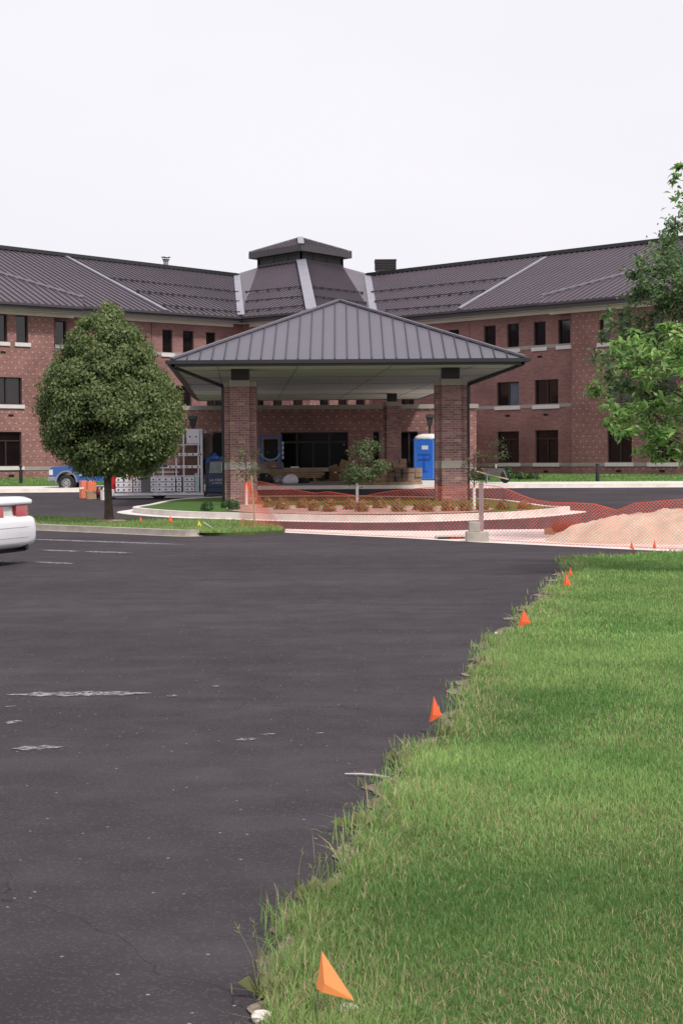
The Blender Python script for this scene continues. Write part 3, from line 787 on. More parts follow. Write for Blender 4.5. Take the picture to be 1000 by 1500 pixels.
obj('wall', mb, MT['diaper'], bld, uv=True)
mb = MB(); mb.poly([(ea.x, EY + .9, CAPZ - .1), (eb.x, EY + .9, CAPZ - .1), (eb.x, 100, CAPZ - .1), (ea.x, 100, CAPZ - .1)]); obj('flat_roof', mb, MT['louver'], bld)

# roof lantern (cupola)
cup = MB(); q = [cl, cb, crr, cbk]; ch = .56
ctr = (cl + crr) / 2
Q = lambda s, z: [ctr + (p - ctr) * s + up * (z - (p.z - HC) * 0) for p in q]
cup.hexa(Q(.985, -.25), Q(.985, ch)); 
cupo = obj('roof_lantern', cup, MT['louver'], bld)
mb = MB()
mb.hexa(Q(1.03, -.12), Q(1.03, .12)); mb.hexa(Q(1.02, ch - .06), Q(1.02, ch + .05))
for i in range(4):
    a, b = Q(1.0, 0)[i], Q(1.0, 0)[(i + 1) % 4]
    for k in range(0, 4):
        c = a + (b - a) * (k / 3); mb.bar(c + up * .1, c + up * ch, .14, .14)
obj('lantern_frame', mb, MT['fascia'], cupo)
mb = MB()
for i in range(4):
    a, b = Q(.99, 0)[i], Q(.99, 0)[(i + 1) % 4]
    for k in range(6): mb.bar(a + up * (.12 + k * .075), b + up * (.12 + k * .075), .03, .02)
obj('louvers', mb, MT['gutter'], cupo)
s_e = 1.23; E4 = Q(s_e, ch + .02); T4 = Q(s_e, ch + .42)
mb = MB(); mb.hexa(E4, T4); lro = obj('fascia', mb, MT['fascia'], cupo)
apex = ctr + up * (ch + .42 + 1.0)
for i in range(4):
    mb = MB(); a, b = T4[i] + up * .01, T4[(i + 1) % 4] + up * .01; seam_plane(mb, [a, b, apex], b - a, .42); obj('roof', mb, MT['roof'], cupo)
mb = MB()
for i in range(4): mb.bar(T4[i] + up * .06, apex + up * .06, .4 if i == 1 else .12, .05)
obj('hip_cap', mb, MT['flash'], cupo)
# chimney box and vent pipe
q_ = lineat(rr1, rr0, 566.5); p = Vector((q_.x, q_.y + .3, RZ + .42)); s_ = 2400 / q_.y
mb = MB(); w = 31 / s_
mb.box(p.x - w / 2 + .05, p.x + w / 2 - .05, p.y, p.y + w, p.z - 1.2, p.z + .45)
for k in range(5): mb.box(p.x - w / 2, p.x + w / 2, p.y - .05, p.y + w + .05, p.z + .0 + k * .11, p.z + .05 + k * .11)
mb.box(p.x - w / 2 - .02, p.x + w / 2 + .02, p.y - .07, p.y + w + .07, p.z + .52, p.z + .6)
obj('chimney', mb, MT['louver'], bld)
q_ = lineat(rl0, rl1, 245.5); p = Vector((q_.x, q_.y + .3, RZ + .2)); mb = MB(); mb.tube([p - up * .7, p + up * .25], .16, 10); mb.tube([p + up * .25, p + up * .42], [.17, .24], 10); mb.tube([p + up * .52, p + up * .56], [.32, .3], 12)
for k in range(4):
    a = k * 1.57 + .4; c = Vector((math.cos(a) * .22, math.sin(a) * .22, 0)); mb.bar(p + c + up * .38, p + c + up * .54, .02, .02)
obj('vent_pipe', mb, MT['galv'], bld)

# ------------------------------------------------------------------ entrance canopy
can = thing('entrance_canopy', 'long drive-through canopy with grey hipped metal roof on four brick columns', 'canopy', (0, 50.5, gz(50.5)))
CY = 48.3; CY2 = 76.68; SK = -.0612      # depth axis lean per metre (dx/dy)
SZ = 1.6 + (672.4 - 535) * CY / 2400.0
ZT = 1.6 + (671.9 - 526.5) * CY / 2400.0
cxl = at(251, 526, CY).x; cxr = at(768, 525, CY).x
def cp(u, y, z): return Vector((cxl + (cxr - cxl) * u + SK * (y - CY), y, z))
ap = at(497, 441.5, CY + 5.2); ZA = ap.z
ap1 = cp(.5, CY + 5.2, ZA); ap1.x = ap.x; ap2 = cp(.5, CY2 - 5.2, ZA); ap2.x = ap.x + SK * (CY2 - CY - 10.4)
e0, e1, e2, e3 = cp(0, CY, ZT), cp(1, CY, ZT), cp(1, CY2, ZT), cp(0, CY2, ZT)
rf = MB()
for poly in ([e0, e1, ap1], [e1, e2, ap2, ap1], [e2, e3, ap2], [e3, e0, ap1, ap2]):
    rf.use(0); ribs = MB(); seam_plane(rf, poly, poly[1] - poly[0], .362, .025, .045, start=.1, ribmb=ribs)
    rf.use(1); i_ = len(rf.v); rf.v += ribs.v; rf.f += [tuple(x + i_ for x in f) for f in ribs.f]
crf = obj('roof', rf, [MT['croof'], MT['cseam']], can)
mb = MB()
for a, b in ((e0, ap1), (e1, ap1), (e2, ap2), (e3, ap2), (ap1, ap2)): mb.bar(a + up * .05, b + up * .05, .16, .06)
obj('hip_cap', mb, MT['croof'], crf)
mb = MB()
for a, b, n in ((e0, e1, Vector((0, 1, 0))), (e1, e2, Vector((-1, 0, 0))), (e2, e3, Vector((0, -1, 0))), (e3, e0, Vector((1, 0, 0)))):
    d = (b - a).normalized()
    mb.hexa([a - up * .19, b - up * .19, b - up * .19 + n * .1, a - up * .19 + n * .1], [a - up * .02, b - up * .02, b - up * .02 + n * .1, a - up * .02 + n * .1])
obj('fascia', mb, MT['fascia'], can)
mb = MB()
for a, b, n in ((e0, e1, Vector((0, 1, 0))), (e1, e2, Vector((-1, 0, 0))), (e3, e0, Vector((1, 0, 0)))):
    d = (b - a).normalized() * .16
    mb.bar(a - n * .07 - up * .06 - d, b - n * .07 - up * .06 + d, .13, .11)
obj('gutter', mb, MT['gutter'], can)
sof = MB(); sof.hexa([cp(.004, CY + .05, SZ), cp(.996, CY + .05, SZ), cp(.996, CY2, SZ), cp(.004, CY2, SZ)], [cp(.004, CY + .05, ZT - .05), cp(.996, CY + .05, ZT - .05), cp(.996, CY2, ZT - .05), cp(.004, CY2, ZT - .05)])
sfo = obj('soffit', sof, MT['soffit'], can)
mb = MB()
for u in (.13, .36, .63, .87): mb.bar(cp(u, CY + .3, SZ - .005), cp(u, CY2 - .2, SZ - .005), .025, .012)
for y in (CY + 2.6, CY + 7, CY + 12, CY + 17, CY + 22): mb.bar(cp(.01, y, SZ - .004), cp(.99, y, SZ - .004), .02, .012)
obj('soffit_joints', mb, MT['galv'], sfo)
def column(cx, cy, k=1.0):
    zb = gz(cy) - .1; zt = 1.6 + 2.37; b1 = MB()
    w = .485 * k; i = .30 * k; d_ = .43 * k
    b1.box(cx - w, cx + w, cy - .30 * k, cy + .30 * k, zb, 1.30); b1.box(cx - i, cx + i, cy - w, cy + w, zb, 1.302)
    b1.box(cx - w, cx + w, cy - .30 * k, cy + .30 * k, 1.50, zt - .13); b1.box(cx - i, cx + i, cy - w, cy + w, 1.498, zt - .132)
    c = obj('column', b1, MT['colbrick'], can, uv=True)
    s = MB(); g = .012
    s.box(cx - w - g, cx + w + g, cy - .31 * k, cy + .31 * k, 1.29, 1.51); s.box(cx - i - g, cx + i + g, cy - w - g, cy + w + g, 1.288, 1.512)
    obj('stone_course', s, MT['stone'], c); s = MB()
    s.box(cx - w - g, cx + w + g, cy - .31 * k, cy + .31 * k, zt - .14, zt + .0); s.box(cx - i - g, cx + i + g, cy - w - g, cy + w + g, zt - .142, zt + .04)
    obj('stone_course', s, MT['stone'], c)
    s = MB(); s.box(cx - .27 * k, cx + .27 * k, cy - .3 * k, cy + .3 * k, zt + .03, SZ + .03); obj('column_head', s, MT['gutter'], c)
cl_x = at(353, 640, 50.5).x; cr_x = at(659.5, 640, 50.5).x
DY = 19.5
column(cl_x, 50.5); column(cr_x, 50.5); column(cl_x + SK * DY, 50.5 + DY, .78); column(cr_x + SK * DY, 50.5 + DY, .78)
for u0, xc, sg in ((0, cl_x, -1), (1, cr_x, 1)):
    mb = MB(); a = cp(u0, CY + .35, SZ + .0); b = Vector((xc + sg * .53, 50.35, 1.6 + (672 - 565) * 50.35 / 2400))
    mb.bar(a, b, .07, .09); mb.bar(b + up * .04, Vector((b.x, b.y, gz(50) + .1)), .09, .07, Vector((0, 1, 0)))
    obj('downspout', mb, MT['gutter'], can)

# ------------------------------------------------------------------ foliage
def leafmesh(name, centers, normals, size, mat, parent=None, off=(0, 0, 0), aspect=.55, curl=.25, sizevar=.35, seed=1):
    r = np.random.default_rng(seed); n = len(centers); C = np.asarray(centers, dtype=np.float64) - np.array(off)
    nn = np.asarray(normals) + r.normal(0, .55, (n, 3)); nn /= np.linalg.norm(nn, axis=1)[:, None] + 1e-9
    t = r.normal(0, 1, (n, 3)); t -= (t * nn).sum(1)[:, None] * nn; t /= np.linalg.norm(t, axis=1)[:, None] + 1e-9
    b = np.cross(nn, t); s = size * (1 + r.uniform(-sizevar, sizevar, n))[:, None]
    base = C - t * s * .5; tip = C + t * s * .5 - nn * s * curl * .5
    ml = C + b * s * aspect * .5 + nn * s * curl * .35; mr = C - b * s * aspect * .5 + nn * s * curl * .35
    V = np.stack([base, mr, tip, ml], 1).reshape(-1, 3)
    k = np.arange(n)[:, None] * 4
    T = np.concatenate([k + np.array([0, 1, 2, 3])], 1)
    me = bpy.data.meshes.new(name); me.vertices.add(4 * n); me.vertices.foreach_set('co', V.ravel().astype(np.float32))
    me.loops.add(4 * n); me.loops.foreach_set('vertex_index', T.ravel().astype(np.int32))
    me.polygons.add(n); me.polygons.foreach_set('loop_start', (np.arange(n) * 4).astype(np.int32)); me.polygons.foreach_set('loop_total', np.full(n, 4, np.int32))
    me.update(calc_edges=True)
    return link(name, me, mat, parent)

def clumps(cen, rad, n, per, spread, seed, shell=.75):
    r = np.random.default_rng(seed); pts = []; nrm = []
    for _ in range(n):
        d = r.normal(0, 1, 3); d /= np.linalg.norm(d); k = r.uniform(shell, 1.04) if r.random() < .8 else r.uniform(.2, shell)
        c = np.array(cen) + d * np.array(rad) * k
        p = c + r.normal(0, 1, (per, 3)) * spread; pts.append(p); nrm.append(np.tile(d + np.array([0, 0, .5]), (per, 1)))
    return np.concatenate(pts), np.concatenate(nrm)

# big shade tree left
TY = 41.2; tb = G(160, 763, .1); TX = tb.x; tz = tb.z; TY = tb.y; ts = 2400 / TY
tree = thing('shade_tree', 'large rounded leafy shade tree on the narrow grass strip left of the canopy', 'tree', (TX, TY, tz))
mb = MB(); mb.tube([(TX, TY, tz - .1), (TX + .0, TY, tz + .05), (TX - .01, TY, tz + .5), (TX - .03, TY, tz + 1.3), (TX - .02, TY, tz + 2.6), (TX, TY, tz + 4.2)], [.16, .118, .096, .088, .07, .02], 12)
tr = obj('trunk', mb, MT['bark'], tree, smooth=True)
prof = [(441, 6), (455, 22), (470, 38), (500, 60), (530, 76), (560, 96), (590, 106), (620, 107), (650, 98), (672, 78), (686, 52), (694, 24)]
cenx = [(441, 157), (500, 158), (560, 157), (600, 163), (640, 167), (690, 172)]
def prof_r(y): return np.interp(y, [p[0] for p in prof], [p[1] * .95 for p in prof]) / ts
def cen_x(y): return TX + (np.interp(y, [p[0] for p in cenx], [p[1] for p in cenx]) - 160) / ts
r_ = np.random.default_rng(5); P = []; Nn = []
mbr = MB()
lobes = []
for i in range(230):
    y = 447 + 240 * r_.beta(1.5, 1.15); a = r_.uniform(0, 2 * math.pi); lr = r_.uniform(.20, .42) * (.6 if y < 490 else 1)
    rr = max(.02, prof_r(y) - lr * .95) * r_.uniform(.95, 1.08); z = 1.6 + (673.9 - y) / ts
    c = np.array([cen_x(y) + math.cos(a) * rr, TY + math.sin(a) * rr, z]); lobes.append((c, lr, a))
for i in range(85):
    y = 500 + 188 * r_.beta(1.6, 1.0); a = r_.uniform(0, 6.28); rr = prof_r(y) * r_.uniform(.25, .68)
    lobes.append((np.array([cen_x(y) + math.cos(a) * rr, TY + math.sin(a) * rr, 1.6 + (673.9 - y) / ts]), .40, a))
for k_, (c, lr, a) in enumerate(lobes):
    m = int(1150 * lr * lr * 3.3); d = r_.normal(0, 1, (m, 3)); d /= np.linalg.norm(d, axis=1)[:, None]
    out_ = np.array([math.cos(a) * .7, math.sin(a) * .7, .55]); d = np.where(((d * out_).sum(1) < -.25)[:, None], -d, d)
    q = c + d * lr * np.where(r_.random((m, 1)) < .22, r_.uniform(1.0, 1.45, (m, 1)), r_.uniform(.5, 1.1, (m, 1))) * np.array([1, 1, .72]); P.append(q); Nn.append(d * .8 + out_ * .6)
    mbr.tube([(cen_x(600), TY, max(tz + 1.25, c[2] - .8)), tuple((np.array([TX, TY, c[2] - .35]) + c) / 2), tuple(c)], [.024, .012, .005], 5, False)
for i in range(160):
    y = 450 + 235 * r_.beta(1.6, 1.2); a = r_.uniform(0, 6.28); rr = prof_r(y) * r_.uniform(.94, 1.12); z = 1.6 + (673.9 - y) / ts
    c = np.array([cen_x(y) + math.cos(a) * rr, TY + math.sin(a) * rr, z]); P.append(c + r_.normal(0, .06, (16, 3))); Nn.append(np.tile([math.cos(a), math.sin(a), .6], (16, 1)))
leafmesh('crown', np.concatenate(P), np.concatenate(Nn), .072, MT['leaf_a'], tree, (TX, TY, tz), .72, .3, seed=2)
obj('branches', mbr, MT['bark'], tr)
mb = MB(); mb.blob((TX + .05, TY, tz + .0), (.42, .42, .05), 3, 14, 4); mt = obj('mulch_ring', mb, MT['mulch']); setp(mt, 'small ring of wood mulch round the foot of the big shade tree', 'mulch', kind='stuff')

# right hand trees
def clump_tree(name, label, Y, spots, leaf, mat, per, trunk, seed, aspect, loc=None, spread=.16, twig=True):
    tx, tyy = trunk; o = thing(name, label, 'tree', (tx, tyy, 0)); r = np.random.default_rng(seed)
    P = []; Nn = []; br = MB(); tm = MB()
    H = max(at(s[0], s[1], Y).z for s in spots)
    tm.tube([(tx, tyy, -.1), (tx, tyy, .4), (tx - .05, tyy, 1.6), (tx, tyy + .05, H * .6), (tx - .1, tyy, H)], [.2, .15, .12, .08, .02], 10)
    for (px, py, rad) in spots:
        yy = Y + r.normal(0, .55); c = at(px, py, yy); rw = rad * Y / 2400
        for q in range(5):
            e = np.array(c) + r.normal(0, .5, 3) * rw * np.array([1, 1, .8])
            zz = min(max(1.5, c.z - .35 * abs(tx - c.x)), c.z)
            if q == 0:
                cc_ = np.array([tx, tyy, zz]); dd_ = cc_ - e; L_e = np.linalg.norm(dd_); dd_ = dd_ / L_e * min(L_e, .9 if r.random() < .75 else 2.2)
                br.tube([tuple(e + dd_ + np.array([0, 0, -.12])), tuple(e + dd_ * .45 + np.array([0, 0, .05])), tuple(e)], [.014, .008, .003], 5, False)
            m = max(8, int(per * (rad / 20) ** 2 / 5)); t = r.uniform(0, 1, (m, 1))
            P.append(e + r.normal(0, 1, (m, 3)) * rw * .38 * np.array([1, 1, .8])); Nn.append(np.tile(np.array([-.3, -.4, .9]), (m, 1)))
    tk = obj('trunk', tm, MT['bark'], o, smooth=True); obj('branches', br, MT['bark'], tk)
    leafmesh('crown', np.concatenate(P), np.concatenate(Nn), leaf, mat, o, (tx, tyy, 0), aspect, .3, seed=seed)
    return o
dark_spots = [(990, 330, 16), (975, 345, 10), (1000, 370, 22), (968, 375, 15), (945, 385, 14), (985, 400, 24), (935, 405, 14), (955, 420, 22), (990, 440, 26), (930, 430, 16),
              (893, 458, 11), (900, 475, 12), (925, 470, 14), (955, 455, 24), (880, 495, 9), (915, 490, 12), (945, 490, 26), (985, 490, 28), (878, 525, 12), (900, 520, 16), (925, 530, 22), (960, 530, 28), (886, 550, 15),
              (905, 560, 18), (935, 570, 24), (970, 580, 28), (915, 595, 14), (945, 610, 20), (985, 620, 28), (1030, 400, 50), (1040, 500, 60), (1040, 600, 50), (1100, 450, 60), (1110, 570, 60), (1180, 500, 60), (1060, 320, 40), (1130, 350, 50)]
clump_tree('ash_tree', 'dark green ash tree behind the bright leafy branches at the right edge', 31, dark_spots, .13, MT['leaf_dark'], 270, (8.6, 31), 4, .32)
lime_spots = [(995, 245, 8), (990, 262, 9), (1000, 285, 12), (1005, 310, 10), (1015, 270, 14),
              (868, 568, 9), (880, 575, 10), (893, 590, 13), (905, 508, 11), (920, 500, 14), (940, 500, 15), (930, 520, 15), (955, 515, 16), (960, 540, 20), (940, 550, 15), (985, 550, 20), (915, 540, 8),
              (915, 610, 15), (900, 602, 10), (935, 600, 14), (955, 590, 16), (980, 600, 22), (890, 618, 7), (905, 632, 11), (925, 630, 15), (950, 640, 16), (945, 655, 13), (975, 640, 20), (965, 670, 10), (990, 660, 14), (985, 480, 12), (970, 478, 8), (1000, 500, 18), (995, 520, 16),
              (1030, 520, 40), (1040, 600, 45), (1030, 660, 25), (1090, 560, 60), (1120, 480, 60), (1060, 440, 40), (1150, 620, 60), (1050, 350, 35), (1100, 400, 50), (1040, 290, 25)]
clump_tree('ash_tree', 'young ash tree with bright lime green leaves reaching in from the right edge', 22, lime_spots, .125, MT['leaf_lime'], 120, (6.4, 22), 9, .34)

def sapling(px, base_y, top_y, halfw, label, guard, mat, seed, nl=420, dz=.15, Yo=None, lean=0, guard_top=None):
    b = G(px, base_y, dz) if Yo is None else at(px, base_y, Yo); s = 2400 / b.y; h = (base_y - top_y) / s; w = halfw / s
    o = thing('young_tree', label, 'tree', tuple(b), 0, 'young trees in white trunk guards')
    r = np.random.default_rng(seed); tm = MB(); br = MB()
    tm.tube([b - up * .05, b + up * h * .4, b + Vector((lean * .5, 0, h * .75)), b + Vector((lean, 0, h * .97))], [.022, .018, .012, .004], 7)
    tk = obj('trunk', tm, MT['bark'], o); P = []; Nn = []
    for i in range(26):
        t = r.uniform(.42, 1.0); a = r.uniform(0, 6.28); ww = w * (1.15 - .75 * abs(t - .68) / .35) * r.uniform(.5, 1.05); ww = max(ww, .12 * w)
        c = np.array([b.x + lean * t + math.cos(a) * ww, b.y + math.sin(a) * ww, b.z + h * t])
        br.tube([(b.x + lean * t, b.y, b.z + h * (t - .12)), tuple(c)], [.008, .003], 4, False)
        m = nl // 26; P.append(c + r.normal(0, 1, (m, 3)) * np.array([.09, .09, .08]) * (w / .55)); Nn.append(np.tile(np.array([math.cos(a), math.sin(a), .8]), (m, 1)))
    obj('branches', br, MT['bark'], tk)
    leafmesh('crown', np.concatenate(P), np.concatenate(Nn), .075, mat, o, tuple(b), .5, .3, seed=seed)
    g = MB(); gt = (base_y - (guard_top or base_y - 30)) / s
    g.tube([b, b + up * gt * .5, b + up * gt], .04, 8); obj('trunk_guard', g, MT['white'], o)
    return o
sapling(361, 740, 648, 30, 'sparse young tree in front of the left brick column, inside the orange net', 1, MT['leaf_young'], 21, 300, guard_top=709)
sapling(523, 738, 652, 36, 'fullest young tree, alone in the middle of the planting island', 1, MT['leaf_young'], 22, 3000, lean=.32, guard_top=706)
sapling(694, 746, 655, 22, 'thin brownish young tree right of the right brick column', 1, MT['leaf_brown'], 23, 240, guard_top=714)
sapling(726, 699, 646, 18, 'small young tree behind the wheelbarrow by the far pavement', 1, MT['leaf_young'], 24, 330, Yo=73, guard_top=680)

# shrubs of the island
def tuft(px, py, w, h, mat, label, name, cat, seed, group, n=260, leaf=.07, dz=.15, Yo=None):
    b = G(px, py, dz) if Yo is None else at(px, py, Yo); s = 2400 / b.y; r = np.random.default_rng(seed); W = w / s / 2; H = h / s
    d = r.normal(0, 1, (n, 3)); d[:, 2] = abs(d[:, 2]); d /= np.linalg.norm(d, axis=1)[:, None]
    P = d * np.array([W, W, H]) * r.uniform(.45, 1.05, (n, 1)) + np.array(b)
    return P, d, b
def shrub(px, py, w, h, mat, label, cat, seed, group=None, n=260, leaf=.08, dz=.15, Yo=None, name='shrub'):
    P, d, b = tuft(px, py, w, h, mat, label, name, cat, seed, group, n, leaf, dz, Yo)
    o = leafmesh(name, P, d, leaf, mat, None, tuple(b), .35, .2, seed=seed); o.location = b; setp(o, label, cat, group); return o
tufts = [(393, 743, 18, 15, 'pale tuft leftmost of the tawny row'), (412, 746, 26, 17, 'russet tuft second in the tawny row'), (443, 744, 20, 15, 'olive tuft in the back row, left of the two spiky ones'),
         (460, 748, 20, 16, 'tawny tuft left of the widest olive one'), (482, 749, 24, 20, 'tall olive tuft left of the middle young tree'), (512, 746, 22, 16, 'tawny tuft at the foot of the middle young tree'),
         (530, 749, 22, 18, 'olive tuft just right of the middle young tree'), (556, 744, 24, 17, 'low back tuft below the pallets'), (583, 749, 24, 19, 'rusty tuft below the wood pallets'), (612, 747, 18, 13, 'flat tuft left of the right brick column'),
         (626, 749, 26, 18, 'full olive tuft in front of the right column, left side'), (656, 748, 24, 16, 'brown olive tuft in front of the right brick column'), (682, 748, 24, 17, 'tuft between the right column and the thin tree'),
         (706, 747, 20, 15, 'tuft just behind the grey fence post'), (736, 745, 22, 14, 'orange brown tuft right of the grey fence post'), (768, 744, 22, 11, 'flat tawny tuft, last on the right of the island')]
for i, (x, y, w, h, lb_) in enumerate(tufts):
    shrub(x, y, w, h, MT['tuft'], lb_ + ' on the island', 'shrub', 40 + i, 'tawny tufts along the island', 330, .085)
shrub(303, 747, 22, 14, MT['shrub'], 'round dark green shrub, left of the pair left of the left column', 'shrub', 60, None, 420, .07)
shrub(330, 743, 14, 12, MT['shrub'], 'dark green shrub with a white bloom close behind the small pair', 'shrub', 61, None, 320, .07)
shrub(342, 746, 22, 16, MT['shrub'], 'dark green shrub at the foot of the left brick column', 'shrub', 62, None, 420, .07)
for i, (x, w, h, lb_) in enumerate([(690, 22, 16, 'leafy bush behind the thin brown young tree'), (708, 20, 14, 'leafy bush behind the wheelbarrow'), (743, 24, 18, 'tallest leafy bush right of the wheelbarrow'),
                           (762, 18, 11, 'low flowering bush under the ground floor window'), (780, 20, 9, 'last low bush of the row, before the open lawn')]):
    shrub(x, 701 if x > 730 else 703, w, h, MT['shrub'], lb_, 'bush', 70 + i, 'bushes by the right wing', 360, .13, Yo=74)

# ------------------------------------------------------------------ grass
def inpoly(pts, X, Y):
    P = np.array(pts); n = len(P); ins = np.zeros(len(X), bool); j = n - 1
    for i in range(n):
        xi, yi = P[i]; xj, yj = P[j]
        c = ((yi > Y) != (yj > Y)) & (X < (xj - xi) * (Y - yi) / (yj - yi + 1e-12) + xi); ins ^= c; j = i
    return ins
def vnoise(X, Y, s, seed):
    r = np.random.default_rng(seed); g = r.random((64, 64)); x = X / s; y = Y / s
    xi = np.floor(x).astype(int); yi = np.floor(y).astype(int); fx = x - xi; fy = y - yi; fx = fx * fx * (3 - 2 * fx); fy = fy * fy * (3 - 2 * fy)
    a = g[xi % 64, yi % 64]; b = g[(xi + 1) % 64, yi % 64]; c = g[xi % 64, (yi + 1) % 64]; d = g[(xi + 1) % 64, (yi + 1) % 64]
    return (a * (1 - fx) + b * fx) * (1 - fy) + (c * (1 - fx) + d * fx) * fy
def blades(name, X, Y, Z, h, w, colr, lean=.45, seed=0):
    r = np.random.default_rng(seed); n = len(X); a = r.uniform(0, 2 * math.pi, n); la = r.uniform(0, 2 * math.pi, n)
    ln = np.abs(r.normal(0, lean, n)) * h; dx = np.cos(la) * ln; dy = np.sin(la) * ln
    wx = np.cos(a) * w / 2; wy = np.sin(a) * w / 2; b = np.stack([X, Y, Z], 1)
    W = np.stack([wx, wy, 0 * wx], 1); D = np.stack([dx, dy, 0 * dx], 1); H = np.stack([0 * h, 0 * h, h], 1)
    hh = np.sqrt(np.maximum(h * h - ln * ln * .5, .2 * h * h)); H[:, 2] = hh
    V = np.stack([b - W, b + W, b + D * .35 + H * .6 + W * .75, b + D * .35 + H * .6 - W * .75, b + D + H], 1).reshape(-1, 3)
    k = np.arange(n)[:, None] * 5
    idx = np.concatenate([k + np.array([0, 1, 2, 3]), k + np.array([3, 2, 4])], 1).ravel()
    ls = (np.arange(n)[:, None] * 7 + np.array([0, 4])).ravel(); lt = np.tile([4, 3], n)
    me = bpy.data.meshes.new(name); me.vertices.add(5 * n); me.vertices.foreach_set('co', V.ravel().astype(np.float32))
    me.loops.add(7 * n); me.loops.foreach_set('vertex_index', idx.astype(np.int32))
    me.polygons.add(2 * n); me.polygons.foreach_set('loop_start', ls.astype(np.int32)); me.polygons.foreach_set('loop_total', lt.astype(np.int32))
    me.update(calc_edges=True)
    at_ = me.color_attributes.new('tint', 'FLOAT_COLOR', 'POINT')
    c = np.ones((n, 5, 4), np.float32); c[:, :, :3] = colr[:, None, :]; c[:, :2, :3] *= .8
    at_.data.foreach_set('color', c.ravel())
    return link(name, me, MT['grass'])
def tint(n, g, dry, seed, X, Y):
    r = np.random.default_rng(seed)
    base = np.array([[.130, .262, .070]]) * (1 - g[:, None]) + np.array([[.27, .40, .13]]) * g[:, None]
    mot = vnoise(X + 70, Y + 70, 2.6, seed + 3) * .6 + vnoise(X + 70, (Y + 70) * 2.2, .9, seed + 4) * .4
    base = base * (.84 + .6 * mot[:, None]) * np.array([[1, 1, 1]])
    yel = np.clip((vnoise(X + 20, Y + 20, 1.7, seed + 6) - .5) * 2.2, 0, 1)[:, None]; base = base * (1 - yel * .3) + np.array([[.26, .34, .12]]) * yel * .3
    base = base * r.uniform(.7, 1.25, (n, 1))
    db = np.array([[.50, .42, .24]]) * r.uniform(.7, 1.2, (n, 1))
    m = (r.random(n) < dry)[:, None]
    return np.where(m, db, base)
edge = np.array(ew2); eY = edge[:, 1]; eX = edge[:, 0]; o_ = np.argsort(eY)
def edgex(Y): return np.interp(Y, eY[o_], eX[o_])
Xs = []; Ys = []; Hs = []; Ws = []
for y0, y1, dens, hh, ww in ((3.6, 6, 15000, .032, .0030), (6, 9, 10500, .033, .0036), (9, 14, 5600, .036, .0054), (14, 21, 2500, .04, .009), (21, 31, 1200, .045, .014)):
    xm = y1 * 500 / 2400 + 1.0; x0_ = -1.2
    n = int((xm - x0_) * (y1 - y0) * dens); X = rng.uniform(x0_, xm, n); Y = rng.uniform(y0, y1, n)
    k = inpoly(lawn_poly, X, Y); X = X[k]; Y = Y[k]; Xs.append(X); Ys.append(Y); Hs.append(np.full(len(X), hh)); Ws.append(np.full(len(X), ww))
X = np.concatenate(Xs); Y = np.concatenate(Ys); H = np.concatenate(Hs); W = np.concatenate(Ws)
de = X - edgex(Y); far = Y > 26
nz = vnoise(X + 50, Y + 50, 1.1, 1) * .5 + vnoise(X + 50, Y + 50, .35, 2) * .5; nd = vnoise(X + 50, Y + 50, .5, 3)
near = np.clip(1 - de / .45, 0, 1) * (~far); keep = rng.random(len(X)) < (1 - .55 * near * (nd > .5)); X, Y, H, W, nz, nd, near = [q[keep] for q in (X, Y, H, W, nz, nd, near)]
H = H * rng.uniform(.5, 1.3, len(X)) * (1 + .8 * near * (nd < .5)) * (.8 + .5 * nz)
dry = np.clip(.05 + .35 * near * nd + .28 * np.clip((vnoise(X + 9, Y + 9, .6, 8) - .40) * 2.2, 0, 1) * np.clip((11 - Y) / 4, 0, 1), 0, .8)
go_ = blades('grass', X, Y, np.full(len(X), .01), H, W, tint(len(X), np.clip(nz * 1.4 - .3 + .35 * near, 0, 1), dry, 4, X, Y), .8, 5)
setp(go_, 'mown green grass covering the lawn at the right', 'grass', kind='stuff')
# ragged taller blades along the asphalt edge
n = 7000; t = rng.integers(0, 420, n); ex = np.array(ew2)[t]; 
X = ex[:, 0] + rng.normal(0, .05, n) * np.sqrt(ex[:, 1] / 5) + .02; Y = ex[:, 1] + rng.normal(0, .08, n)
cl_ = vnoise(X + 30, Y + 30, .22, 6); kk = cl_ > .42; X, Y, cl_ = X[kk], Y[kk], cl_[kk]
sc = np.sqrt(Y / 5)
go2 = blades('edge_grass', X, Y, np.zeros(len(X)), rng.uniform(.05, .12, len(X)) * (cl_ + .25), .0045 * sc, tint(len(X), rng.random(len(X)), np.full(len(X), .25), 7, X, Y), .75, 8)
setp(go2, 'ragged longer grass along the asphalt edge', 'grass', kind='stuff')
# left strip + island + far lawns
def scatter(poly, dens, h, w, seed, dz, name, label, tn=.5, dry=.08):
    P = np.array(poly); r = np.random.default_rng(seed); x0, y0 = P.min(0); x1, y1 = P.max(0); x0 = max(x0, -22); x1 = min(x1, 22)
    n = int((x1 - x0) * (y1 - y0) * dens); X = r.uniform(x0, x1, n); Y = r.uniform(y0, y1, n)
    k = inpoly(poly, X, Y) & (np.abs(X) < Y * .215 + .8); X = X[k]; Y = Y[k]; Z = np.array([gz(y) for y in Y]) + dz
    g = vnoise(X + 50, Y + 50, 1.2, seed) * .7 + tn * .4
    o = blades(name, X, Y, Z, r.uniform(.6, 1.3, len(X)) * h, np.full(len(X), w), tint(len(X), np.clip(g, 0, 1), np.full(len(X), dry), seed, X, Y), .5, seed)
    return setp(o, label, 'grass', kind='stuff')
scatter(strip_poly, 520, .07, .018, 31, .055, 'grass', 'grass on the narrow strip under the shade tree', .6, .12)
isl_g = [p for p in isl_in]
mulc = mul
scatter(isl_g, 200, .06, .03, 32, .12, 'grass', 'grass on the island around the mulch', .1, .02) if False else None
far_l = [(-22, 71), (-5.5, 72.5), (-5.5, 82), (-22, 88)]
